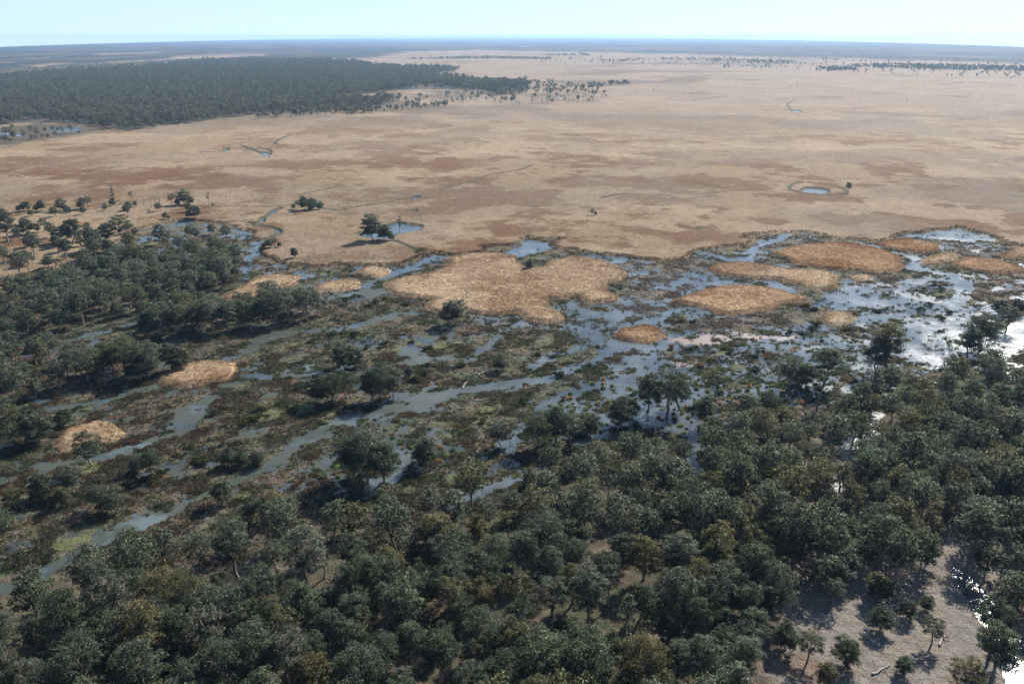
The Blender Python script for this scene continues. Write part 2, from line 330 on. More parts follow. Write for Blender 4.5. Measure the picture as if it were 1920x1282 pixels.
    t = mixc(t, [.205, .162, .122], sstep(.50, .64, fbm(X, Y, 110, 4, 341, .55)) * (.35 + .65 * np.maximum(far, rt * .7)))
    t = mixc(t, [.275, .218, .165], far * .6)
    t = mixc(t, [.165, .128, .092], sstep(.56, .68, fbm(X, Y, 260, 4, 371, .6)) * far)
    t = t * (.72 + .56 * fbm(X, Y, 5.5, 4, 401, .75))[:, None] * (1 - .16 * nb)[:, None] * np.array([.93, .90, .85])
    edge_shade = sstep(2.2, .6, f) * .22  # shade along the plain's raised edge, painted into the reed colour
    t = mixc(t, [.13, .10, .055], edge_shade)
    t = mixc(t, [.075, .070, .042], sstep(-1.0, .2, np.maximum(cr, np.where(ch > -2.2, ch + 1.4, -9))))
    c = mixc(c, t * .9, np.clip(sstep(-13, -1, f) * sstep(.42, .56, fbm(X, Y, 7, 4, 421, .65)) * (h > .02) * .85, 0, 1))     # reeds straggling out from the plain
    c = mixc(c, t, fe)
    c = mixc(c, [.08, .068, .045], np.clip(fme * .9, 0, 1))
    # far wood floor and forest floor
    fw = np.full(len(X), -60.0); nf = Y > 900; fw[nf] = sdf_poly(X[nf] + wx[nf] * 5, Y[nf] + wy[nf] * 5, w_far, 60)
    c = mixc(c, [.075, .070, .050], sstep(-8, 12, fw))
    lit = np.tile(np.array([.082, .068, .048]), (len(X), 1))
    lit = mixc(lit, [.06, .062, .034], sstep(.45, .6, m1))
    lit = mixc(lit, [.14, .115, .085], sstep(.58, .70, m3))
    dryc = np.tile(np.array([.192, .174, .155]), (len(X), 1)); dryc = mixc(dryc, [.200, .170, .140], sstep(.46, .64, m2)); dryc = mixc(dryc, [.17, .12, .09], sstep(.57, .68, m3) * .7)
    lit = mixc(lit, dryc, sstep(-8, 8, dr + (m3 - .5) * 30))
    lit = mixc(lit, [.05, .045, .035], sstep(.04, -.06, h))
    c = np.where((fl > -24)[:, None], c + (lit - c) * back[:, None], c)
    # the country beyond the plain: dark scrub with paler strips
    q = np.nonzero(Y > 2600)[0]
    if len(q):
        fx = X[q] + (fbm(X[q], Y[q], 260, 3, 5) - .5) * 260; fy = Y[q] + (fbm(X[q], Y[q], 260, 3, 9) - .5) * 420
        dk = sdf_poly(fx, fy, w_dark, 120)
        for p in w_strip:
            dk = np.minimum(dk, -sdf_poly(fx, fy, p, 120))
        a = sstep(-20, 30, dk)
        sc = np.tile(np.array([.024, .030, .026]), (len(q), 1)); sc = mixc(sc, [.085, .075, .055], sstep(.5, .66, fbm(X[q] * .35, Y[q] * .18, 150, 4, 411, .6)))
        c[q] = c[q] + (sc - c[q]) * a[:, None]; h[q] = h[q] + a * (5 + 6 * fbm(X[q], Y[q], 40, 2, 431))
    c = c * np.array([.78, .775, .76])
    return h, np.clip(c, 0.005, 1), dict(f=f, fl=fl, ch=ch, cr=cr, isl=isl, sg=sg, wt=wt, dr=dr, clr=clr, fw=fw, fm=fm, gsp=gsp)

# ------------------------------------------------------------------ materials
def new_mat(name):
    m = bpy.data.materials.new(name); m.use_nodes = True
    nt = m.node_tree; nt.nodes.clear(); out = nt.nodes.new('ShaderNodeOutputMaterial')
    return m, nt, out
def node(nt, typ, **kw):
    n = nt.nodes.new(typ)
    for k, v in kw.items(): setattr(n, k, v)
    return n
def noise_tex(nt, scale, detail=3, rough=.6):
    tc = node(nt, 'ShaderNodeNewGeometry'); n = node(nt, 'ShaderNodeTexNoise')
    n.inputs['Scale'].default_value = scale; n.inputs['Detail'].default_value = detail; n.inputs['Roughness'].default_value = rough
    nt.links.new(tc.outputs['Position'], n.inputs['Vector']); return n

def mat_ground():
    m, nt, out = new_mat('ground_cover'); L = nt.links
    at_ = node(nt, 'ShaderNodeAttribute', attribute_name='Col')
    n1 = noise_tex(nt, 1.9, 4, .7); n2 = noise_tex(nt, .35, 3, .6)
    mr = node(nt, 'ShaderNodeMapRange'); mr.inputs[1].default_value = .3; mr.inputs[2].default_value = .7; mr.inputs[3].default_value = .62; mr.inputs[4].default_value = 1.38
    L.new(n1.outputs[0], mr.inputs[0])
    mr2 = node(nt, 'ShaderNodeMapRange'); mr2.inputs[1].default_value = .3; mr2.inputs[2].default_value = .7; mr2.inputs[3].default_value = .86; mr2.inputs[4].default_value = 1.14
    L.new(n2.outputs[0], mr2.inputs[0])
    mu = node(nt, 'ShaderNodeMath', operation='MULTIPLY'); L.new(mr.outputs[0], mu.inputs[0]); L.new(mr2.outputs[0], mu.inputs[1])
    vm = node(nt, 'ShaderNodeVectorMath', operation='SCALE'); L.new(at_.outputs['Color'], vm.inputs[0]); L.new(mu.outputs[0], vm.inputs['Scale'])
    p = node(nt, 'ShaderNodeBsdfPrincipled'); p.inputs['Roughness'].default_value = .95; p.inputs['Specular IOR Level'].default_value = .12
    L.new(vm.outputs[0], p.inputs['Base Color'])
    b = node(nt, 'ShaderNodeBump'); b.inputs['Strength'].default_value = .8; b.inputs['Distance'].default_value = .45
    b2 = node(nt, 'ShaderNodeBump'); b2.inputs['Strength'].default_value = .7; b2.inputs['Distance'].default_value = 1.3
    L.new(n2.outputs[0], b2.inputs['Height']); L.new(b2.outputs[0], b.inputs['Normal'])
    L.new(n1.outputs[0], b.inputs['Height']); L.new(b.outputs[0], p.inputs['Normal'])
    L.new(p.outputs[0], out.inputs[0]); return m
def mat_water():
    m, nt, out = new_mat('marsh_water'); L = nt.links
    n = noise_tex(nt, .045, 4, .6)
    cr = node(nt, 'ShaderNodeValToRGB'); e = cr.color_ramp.elements
    e[0].position = .38; e[0].color = (.022, .029, .033, 1); e[1].position = .66; e[1].color = (.088, .106, .112, 1)
    L.new(n.outputs[0], cr.inputs[0])
    at_ = node(nt, 'ShaderNodeAttribute', attribute_name='weed')
    mx = node(nt, 'ShaderNodeMix', data_type='RGBA'); L.new(at_.outputs['Alpha'], mx.inputs[0]); L.new(cr.outputs[0], mx.inputs[6]); L.new(at_.outputs['Color'], mx.inputs[7])
    p = node(nt, 'ShaderNodeBsdfPrincipled'); p.inputs['IOR'].default_value = 1.33
    L.new(mx.outputs[2], p.inputs['Base Color'])
    r = node(nt, 'ShaderNodeMapRange'); r.inputs[4].default_value = .6; L.new(at_.outputs['Alpha'], r.inputs[0]); L.new(r.outputs[0], p.inputs['Roughness'])
    nw = noise_tex(nt, .05, 5, .65); wr = node(nt, 'ShaderNodeMapRange'); wr.inputs[1].default_value = .40; wr.inputs[2].default_value = .60; wr.inputs[3].default_value = .10; wr.inputs[4].default_value = .26
    L.new(nw.outputs[0], wr.inputs[0]); L.new(wr.outputs[0], r.inputs[3])
    nb = noise_tex(nt, 2.2, 3, .6)
    b = node(nt, 'ShaderNodeBump'); b.inputs['Strength'].default_value = .6; b.inputs['Distance'].default_value = .14
    L.new(nb.outputs[0], b.inputs['Height']); L.new(b.outputs[0], p.inputs['Normal'])
    L.new(p.outputs[0], out.inputs[0]); return m
def mat_leaf(name, ramp, trans=.35, instancer=False, gain=1.0):
    m, nt, out = new_mat(name); L = nt.links
    if instancer:
        a = node(nt, 'ShaderNodeAttribute', attribute_name='tint', attribute_type='INSTANCER'); col = a.outputs['Color']
    elif ramp == 'OBJECT':
        oi = node(nt, 'ShaderNodeObjectInfo'); col = oi.outputs['Color']
    else:
        oi = node(nt, 'ShaderNodeObjectInfo'); cr = node(nt, 'ShaderNodeValToRGB'); e = cr.color_ramp.elements
        for i, (ps, cl) in enumerate(ramp):
            k = e[i] if i < 2 else e.new(ps)
            k.position = ps; k.color = (*cl, 1)
        L.new(oi.outputs['Random'], cr.inputs[0]); col = cr.outputs[0]
    n = noise_tex(nt, .55, 2, .6)
    mr = node(nt, 'ShaderNodeMapRange'); mr.inputs[1].default_value = .3; mr.inputs[2].default_value = .7; mr.inputs[3].default_value = .72 * gain; mr.inputs[4].default_value = 1.32 * gain
    L.new(n.outputs[0], mr.inputs[0])
    vm = node(nt, 'ShaderNodeVectorMath', operation='SCALE'); L.new(col, vm.inputs[0]); L.new(mr.outputs[0], vm.inputs['Scale'])
    p = node(nt, 'ShaderNodeBsdfPrincipled'); p.inputs['Roughness'].default_value = .7; p.inputs['Specular IOR Level'].default_value = .08
    L.new(vm.outputs[0], p.inputs['Base Color'])
    t = node(nt, 'ShaderNodeBsdfTranslucent'); L.new(vm.outputs[0], t.inputs[0])
    mx = node(nt, 'ShaderNodeMixShader'); mx.inputs[0].default_value = trans
    L.new(p.outputs[0], mx.inputs[1]); L.new(t.outputs[0], mx.inputs[2]); L.new(mx.outputs[0], out.inputs[0]); return m
def mat_plain(name, col, rough=.85, var=.4, scale=2.0):
    m, nt, out = new_mat(name); L = nt.links
    n = noise_tex(nt, scale, 3, .6)
    mr = node(nt, 'ShaderNodeMapRange'); mr.inputs[1].default_value = .3; mr.inputs[2].default_value = .7; mr.inputs[3].default_value = 1 - var; mr.inputs[4].default_value = 1 + var
    L.new(n.outputs[0], mr.inputs[0])
    vm = node(nt, 'ShaderNodeVectorMath', operation='SCALE'); vm.inputs[0].default_value = col; L.new(mr.outputs[0], vm.inputs['Scale'])
    p = node(nt, 'ShaderNodeBsdfPrincipled'); p.inputs['Roughness'].default_value = rough; L.new(vm.outputs[0], p.inputs['Base Color'])
    p.inputs['Specular IOR Level'].default_value = .2
    L.new(p.outputs[0], out.inputs[0]); return m

GUM = [(0.0, (.086, .108, .076)), (1.0, (.106, .116, .064)), (.25, (.108, .126, .096)), (.5, (.092, .114, .071)), (.75, (.124, .138, .102)), (.9, (.122, .120, .066))]
M_ground = mat_ground(); M_water = mat_water()
M_leaf = mat_leaf('gum_leaves', GUM, .62, gain=2.15)
M_leaf_own = mat_leaf('gum_leaves_tinted', 'OBJECT', .62, gain=2.15)
M_bark = mat_plain('gum_bark', (.20, .165, .135), .9, .4, 1.2)
M_dead = mat_plain('bleached_wood', (.30, .265, .23), .9, .35, 1.2)
M_reed = mat_leaf('reed_blades', None, .35, True)
M_reedi = mat_leaf('island_reeds', [(0, (.40, .265, .150)), (1, (.33, .215, .120))], .35)

# ------------------------------------------------------------------ mesh helpers
def mesh_np(name, V, quads=None, tris=None, mats=(), mat_idx=None, smooth=False):
    me = bpy.data.meshes.new(name)
    nq = 0 if quads is None else len(quads); nt_ = 0 if tris is None else len(tris)
    me.vertices.add(len(V)); me.vertices.foreach_set('co', np.asarray(V, np.float32).ravel())
    loops = np.concatenate([a.ravel() for a in (quads, tris) if a is not None and len(a)]).astype(np.int32)
    me.loops.add(len(loops)); me.loops.foreach_set('vertex_index', loops)
    st = np.concatenate([np.arange(nq) * 4, nq * 4 + np.arange(nt_) * 3]).astype(np.int32)
    me.polygons.add(nq + nt_); me.polygons.foreach_set('loop_start', st)
    if mat_idx is not None: me.polygons.foreach_set('material_index', np.asarray(mat_idx, np.int32))
    me.polygons.foreach_set('use_smooth', np.full(nq + nt_, smooth, bool))
    for m in mats: me.materials.append(m)
    me.update(calc_edges=True); me.validate(); return me
def link(name, me, parent=None, **props):
    o = bpy.data.objects.new(name, me); COL.objects.link(o)
    if parent: o.parent = parent
    for k, v in props.items(): o[k] = v
    return o
def color_attr(me, name, rgb, a=None):
    at_ = me.attributes.new(name, 'FLOAT_COLOR', 'POINT'); c = np.ones((len(rgb), 4), np.float32); c[:, :3] = rgb
    if a is not None: c[:, 3] = a
    at_.data.foreach_set('color', c.ravel())

# ------------------------------------------------------------------ ground: one sheet out to the horizon
def sheet_grid(svals, rows_mid, near_rows, edge=True):
    S = np.asarray(svals)
    P = []
    for py in rows_mid:      # rows of the photo, 420 and below stay level; above they bend to the edge of the plain
        if py >= 420: P.append(np.full(S.shape, py))
        else:
            tt = (420 - py) / (420 - EF_C); P.append(420 - (420 - edge_row(S)) * tt)
    P = np.array(P); _, Yg = at(np.zeros_like(P), P)
    Yg = np.concatenate([np.repeat(np.array(near_rows, float)[:, None], len(S), 1), Yg], 0)
    Xg = S[None, :] * np.maximum(Yg * CP + HC * SP, 70.0)
    return Xg, Yg
def grid_quads(nr, nc):
    i = np.arange(nr * nc).reshape(nr, nc)
    return np.stack([i[:-1, :-1], i[:-1, 1:], i[1:, 1:], i[1:, :-1]], -1).reshape(-1, 4)
s_f = np.linspace(-.74, .74, 1250)
s_all = np.concatenate([-np.geomspace(4.5, .76, 16), s_f, np.geomspace(.76, 4.5, 16)])
rows = np.concatenate([np.arange(1430, 1000, -3.0), np.arange(1000, 420, -1.55), np.arange(420, EF_C, -1.05), [EF_C]])
Xg, Yg = sheet_grid(s_all, rows, [-300, -100, 0, 40, 70, 95])
h, c, Z = ground(Xg, Yg)
V = np.stack([Xg.ravel(), Yg.ravel(), h], 1)
me = mesh_np('ground', V, grid_quads(*Xg.shape), mats=[M_ground], smooth=True)
color_attr(me, 'Col', c)
link('ground', me, kind='structure')

# ------------------------------------------------------------------ water: one level sheet, the ground rises through it
s_w = np.linspace(-1.6, 1.6, 500)
_r = np.concatenate([np.arange(1430, 1000, -8.0), np.arange(1000, 440, -3.0), np.arange(440, 150, -6)])
Yw = at(0 * _r, _r)[1]; Yw = np.concatenate([[20.0, 70.0], Yw]); Xw = s_w[None, :] * (Yw * CP + HC * SP)[:, None]; Yw = np.repeat(Yw[:, None], len(s_w), 1)
xw, yw = Xw.ravel(), Yw.ravel()
me = mesh_np('water', np.stack([xw, yw, np.zeros(len(xw))], 1), grid_quads(*Xw.shape), mats=[M_water], smooth=True)
az = np.full(len(xw), -25.0)
for p in ([(1265, 640), (1290, 632), (1400, 627), (1480, 630), (1470, 637), (1380, 640), (1300, 645)], [(1270, 680), (1320, 675), (1330, 682), (1280, 690)]): sdf_poly(xw, yw, W(p), 25, az)
azw = sstep(-3, 3, az + (fbm(xw, yw, 6, 4, 77, .65) - .5) * 20) * .7
alg = np.full(len(xw), -25.0)
for wd, p in [(2.0, [(350, 575), (300, 590), (240, 612), (200, 622)]), (2.2, [(200, 622), (130, 636), (60, 645), (-60, 650)]), (1.6, [(297, 725), (240, 742), (150, 760)]), (2.5, [(580, 823), (540, 855), (490, 882)]), (3, [(310, 965), (219, 995), (165, 1030), (59, 1085)]), (2, [(640, 790), (700, 778), (760, 765)])]:
    sdf_line(xw, yw, smooth_line(p), wd, 25, alg)
alw = sstep(-3, 3, alg + (fbm(xw, yw, 7, 4, 97, .6) - .5) * 18) * .34
wc = np.tile(np.array([.085, .12, .095]), (len(xw), 1)); wc = mixc(wc, [.17, .105, .085], (azw > alw).astype(float))
weed_dull = sstep(.36, .50, fbm(xw * .8, yw, 7, 5, 177, .65)) * sstep(60, -60, xw - (yw - 300) * .35) * .8 * (yw < 420)  # dark weed patches, added to dull the bright sky reflection on this side
wc = mixc(wc, [.040, .046, .028], (weed_dull > np.maximum(azw, alw)).astype(float))
color_attr(me, 'weed', wc, np.maximum(np.maximum(azw, alw), weed_dull))
link('water', me, kind='structure')

# ------------------------------------------------------------------ trees: prototypes
def tube(pts, rads, sides=6):
    pts = np.array(pts, float); V = []; Q = []
    for i, (p, r) in enumerate(zip(pts, rads)):
        d = pts[min(i + 1, len(pts) - 1)] - pts[max(i - 1, 0)]; d /= np.linalg.norm(d) + 1e-9
        a = np.cross(d, [0.31, .95, .05]); a /= np.linalg.norm(a) + 1e-9; b = np.cross(d, a)
        th = np.arange(sides) * 2 * math.pi / sides
        V.append(p + r * (np.cos(th)[:, None] * a + np.sin(th)[:, None] * b))
    V = np.concatenate(V)
    for i in range(len(pts) - 1):
        for k in range(sides):
            Q.append((i * sides + k, i * sides + (k + 1) % sides, (i + 1) * sides + (k + 1) % sides, (i + 1) * sides + k))
    return V, np.array(Q)
class Bag:
    def __init__(s): s.V = []; s.Q = []; s.n = 0
    def add(s, V, Q): s.V.append(V); s.Q.append(Q + s.n); s.n += len(V)
    def get(s): return np.concatenate(s.V), np.concatenate(s.Q)
def bend(a, b, r, k=4, w=.08):
    a, b = np.array(a, float), np.array(b, float); L = np.linalg.norm(b - a)
    t = np.linspace(0, 1, k + 1)[:, None]; p = a + (b - a) * t
    p[1:-1] += r.normal(0, w * L * .5, (k - 1, 3)); return p
def skeleton(r, H, R, fork, nl, slender=False, bare=False, low=.3):
    """tapered trunk, limbs and branches; returns the wood and the places where foliage hangs"""
    bag = Bag(); tips = []
    base_r = .024 * H * (1.0 if not slender else .6)
    top = np.array([r.normal(0, .05 * H), r.normal(0, .05 * H), fork * H])
    tp = bend((0, 0, -.4), top, r, 4, .06); bag.add(*tube(tp, np.linspace(base_r * 1.25, base_r * .8, 5), 7))
    a0 = r.uniform(0, 6.28)
    for i in range(nl):
        az = a0 + i * 6.283 / nl + r.normal(0, .35); rad = R * r.uniform(.30, .68); z = H * r.uniform(.60, .84)
        if i == 0: rad *= .35; z = H * .88
        end = np.array([math.cos(az) * rad, math.sin(az) * rad, z]) + top * [.5, .5, 0]
        lp = bend(top, end, r, 4, .14); bag.add(*tube(lp, np.linspace(base_r * .62, base_r * .22, 5), 6))
        for j in range(r.integers(2, 5)):
            s = lp[r.integers(2, 5)]; az2 = az + r.normal(0, .9)
            d = np.array([math.cos(az2), math.sin(az2), r.uniform(-.1, .9)]) * R * r.uniform(.28, .55)
            e = s + d
            rr = np.hypot(e[0], e[1])
            if rr > R: e[:2] *= R / rr
            e[2] = min(e[2], H * .97)
            bp = bend(s, e, r, 3, .14); bag.add(*tube(bp, np.linspace(base_r * .24, base_r * .07, 4), 5))
            tips.append(e)
            if bare:
                for q in range(3):
                    s2 = bp[r.integers(1, 4)]; e2 = s2 + r.normal(0, .16 * R, 3) + [0, 0, .1 * R]
                    bag.add(*tube(bend(s2, e2, r, 2, .2), np.linspace(base_r * .09, base_r * .03, 3), 4))
        tips.append(end)
    if not bare:
        ctr = np.array([top[0] * .6, top[1] * .6, H * (low + .97) * .5]); vr = H * (.97 - low) * .5
        T = []; need = 9 if slender else int(18 + 2.4 * R)
        for tries in range(600):
            q = r.normal(0, 1, 3); q /= np.linalg.norm(q); q[2] = q[2] if q[2] > -.75 else -q[2]
            q = q * r.uniform(.55, 1.0) * [R * .80, R * .80, vr]; p = ctr + q
            if all(np.linalg.norm((p - u) * [1, 1, 1.15]) > R * .36 for u in T): T.append(p)
            if len(T) >= need: break
        for p in T:
            j = min(range(len(tips)), key=lambda k: np.linalg.norm(tips[k] - p)); s_ = tips[j] if np.linalg.norm(tips[j] - p) < R * .9 else top
            bag.add(*tube(bend(s_ * [.8, .8, .94], p, r, 3, .12), np.linspace(base_r * .2, base_r * .05, 4), 4))
        tips = T
    return bag, tips
def crown_mesh(name, r, tips, H, R, leaves, leaf, mat, cl=(.27, .42), sub=8, sparse=1.0):
    P = []; Nn = []
    ctr = np.array([0, 0, H * .58])
    per = max(4, int(leaves / (len(tips) * sub)))
    for tpt in tips:
        cr_ = R * r.uniform(*cl)
        for k in range(sub):
            d = r.normal(0, 1, 3); d /= np.linalg.norm(d); d[2] = abs(d[2]) * .8 - .22
            sc = tpt + d * cr_ * r.uniform(.45, .95); sr = cr_ * r.uniform(.38, .62)
            q = r.normal(0, 1, (per, 3)); q /= np.linalg.norm(q, axis=1)[:, None]
            q[:, 2] = np.where(q[:, 2] < -.25, -q[:, 2] * r.uniform(0, 1, per), q[:, 2])
            rad = (sr * r.uniform(.55, 1.08, per) ** .6)[:, None]
            P.append(sc + q * rad * [1, 1, .8]); o = P[-1] - ctr; o /= np.linalg.norm(o, axis=1)[:, None] + 1e-6
            n = q * .75 + o * .35 + [0, 0, .15] + r.normal(0, .38, (per, 3)); Nn.append(n / np.linalg.norm(n, axis=1)[:, None])
    P = np.concatenate(P); Nn = np.concatenate(Nn); n = len(P)
    fn = Nn + r.normal(0, .55, (n, 3)); fn /= np.linalg.norm(fn, axis=1)[:, None]
    a = np.cross(fn, r.normal(0, 1, (n, 3))); a[:, 2] -= .25; a /= np.linalg.norm(a, axis=1)[:, None]; b = np.cross(fn, a)
    l = (leaf * r.uniform(.6, 1.3, n))[:, None]; w = l * r.uniform(.38, .62, n)[:, None]
    V = np.stack([P - a * l * .5, P + b * w * .5, P + a * l * .5, P - b * w * .5], 1).reshape(-1, 3)
    Q = np.arange(n * 4).reshape(n, 4)
    return V, Q, np.repeat(Nn, 4, 0)
def finish_leaves(name, V, Q, N, mat):
    me = mesh_np(name, V, Q, mats=[mat], smooth=True)
    me.normals_split_custom_set_from_vertices([tuple(x) for x in N]); return me

TREE_KINDS = []      # (trunk mesh, crown mesh, H, R, shape word)
LOW = {'broad': .26, 'round': .20, 'tall': .30, 'open': .34, 'bushy': .06, 'slender': .32}
SHAPES = [('broad', 14, 6.2, .30, 6), ('broad', 13, 5.8, .34, 5), ('round', 13, 5.0, .36, 5), ('round', 12, 4.6, .32, 5), ('tall', 16, 5.0, .40, 5), ('tall', 16.5, 5.4, .44, 6),
          ('open', 14, 5.8, .42, 5), ('open', 15, 5.8, .46, 4), ('bushy', 9.5, 4.4, .22, 6), ('bushy', 10, 4.8, .20, 6), ('slender', 13, 3.0, .50, 4), ('slender', 11, 2.5, .46, 4)]
for i, (w, H, R, fk, nl) in enumerate(SHAPES):
    r = np.random.default_rng(100 + i)
    bag, tips = skeleton(r, H, R, fk, nl, w == 'slender', low=LOW[w])
    lv = {'open': 9000, 'slender': 3600}.get(w, 13500)
    tm = mesh_np('gum_trunk', *bag.get(), mats=[M_bark], smooth=True)
    cm = finish_leaves('gum_crown', *crown_mesh('c', r, tips, H, R, lv, .35, M_leaf, (.27, .42) if w != 'open' else (.20, .30)), M_leaf_own)
    TREE_KINDS.append((tm, cm, H, R, w))
# one-mesh trees for the woods: (middle distance, far)
protos = bpy.data.collections.new('tree_sources'); protos_far = bpy.data.collections.new('far_tree_sources')
def joined_tree(name, r, spec, leaves, leaf, coll, sub=5):
    w, H, R, fk, nl = spec
    bag, tips = skeleton(r, H, R, fk, nl, w == 'slender', low=LOW[w]); tv, tq = bag.get()
    cv, cq, cn = crown_mesh('c', r, tips, H, R, leaves, leaf, M_leaf, sub=sub)
    me = mesh_np(name, np.concatenate([tv, cv]), np.concatenate([tq, cq + len(tv)]), mats=[M_bark, M_leaf], mat_idx=[0] * len(tq) + [1] * len(cq), smooth=True)
    nv = np.concatenate([np.zeros((len(tv), 3)), cn]); me.normals_split_custom_set_from_vertices([tuple(x) for x in nv])
    o = bpy.data.objects.new(name, me); coll.objects.link(o); return o
for i, sp in enumerate(SHAPES):
    joined_tree('wood_tree_%02d' % i, np.random.default_rng(300 + i), sp, 4200 if sp[0] != 'slender' else 1300, .55, protos, 7)
for i in range(6):
    joined_tree('far_tree_%02d' % i, np.random.default_rng(400 + i), SHAPES[i], 640, 1.2, protos_far, 4)

def scatter(name, P, coll, idx, rot, scl, tint=None, **props):
    """many copies of the meshes of coll on the points P as ONE object"""
    me = bpy.data.meshes.new(name); me.vertices.add(len(P)); me.vertices.foreach_set('co', np.asarray(P, np.float32).ravel())
    def A(n, typ, data, key):
        a = me.attributes.new(n, typ, 'POINT'); a.data.foreach_set(key, np.ascontiguousarray(data).ravel())
    A('idx', 'INT', np.asarray(idx, np.int32), 'value')
    A('rot', 'FLOAT_VECTOR', np.asarray(rot, np.float32), 'vector'); A('scl', 'FLOAT_VECTOR', np.asarray(scl, np.float32), 'vector')
    if tint is not None:
        t4 = np.ones((len(P), 4), np.float32); t4[:, :3] = tint; A('tint', 'FLOAT_COLOR', t4, 'color')
    o = link(name, me, **props)
    ng = bpy.data.node_groups.new(name + '_scatter', 'GeometryNodeTree')
    ng.interface.new_socket('Geometry', in_out='INPUT', socket_type='NodeSocketGeometry'); ng.interface.new_socket('Geometry', in_out='OUTPUT', socket_type='NodeSocketGeometry')
    gi = ng.nodes.new('NodeGroupInput'); go = ng.nodes.new('NodeGroupOutput')
    ci = ng.nodes.new('GeometryNodeCollectionInfo'); ci.inputs['Collection'].default_value = coll; ci.inputs['Separate Children'].default_value = True; ci.inputs['Reset Children'].default_value = True
    mp = ng.nodes.new('GeometryNodeMeshToPoints'); ip = ng.nodes.new('GeometryNodeInstanceOnPoints'); ip.inputs['Pick Instance'].default_value = True
    def NA(n, typ):
        a = ng.nodes.new('GeometryNodeInputNamedAttribute'); a.data_type = typ; a.inputs[0].default_value = n; return a.outputs[0]
    ng.links.new(gi.outputs[0], mp.inputs[0]); ng.links.new(mp.outputs[0], ip.inputs['Points']); ng.links.new(ci.outputs[0], ip.inputs['Instance'])
    ng.links.new(NA('idx', 'INT'), ip.inputs['Instance Index'])
    er = ng.nodes.new('FunctionNodeEulerToRotation'); ng.links.new(NA('rot', 'FLOAT_VECTOR'), er.inputs[0]); ng.links.new(er.outputs[0], ip.inputs['Rotation'])
    ng.links.new(NA('scl', 'FLOAT_VECTOR'), ip.inputs['Scale']); ng.links.new(ip.outputs[0], go.inputs[0])
    md = o.modifiers.new('scatter', 'NODES'); md.node_group = ng; return o

# ------------------------------------------------------------------ where the trees stand
R_ = np.random.default_rng(11)
def thin(P, spacing, taken=None):
    """dart throwing: keep points at least spacing apart"""
    cell = {}; keep = []; sp = np.broadcast_to(spacing, (len(P),)); g = 12.0
    if taken is not None:
        for x, y in taken: cell.setdefault((int(x // g), int(y // g)), []).append((x, y))
    for i, (x, y) in enumerate(P):
        cx, cy_ = int(x // g), int(y // g); s2 = sp[i] ** 2; ok = True
        for a in (-1, 0, 1):
            for b in (-1, 0, 1):
                for (u, v) in cell.get((cx + a, cy_ + b), ()):
                    if (u - x) ** 2 + (v - y) ** 2 < s2: ok = False; break
                if not ok: break
            if not ok: break
        if ok: cell.setdefault((cx, cy_), []).append((x, y)); keep.append(i)
    return np.array(keep, int)
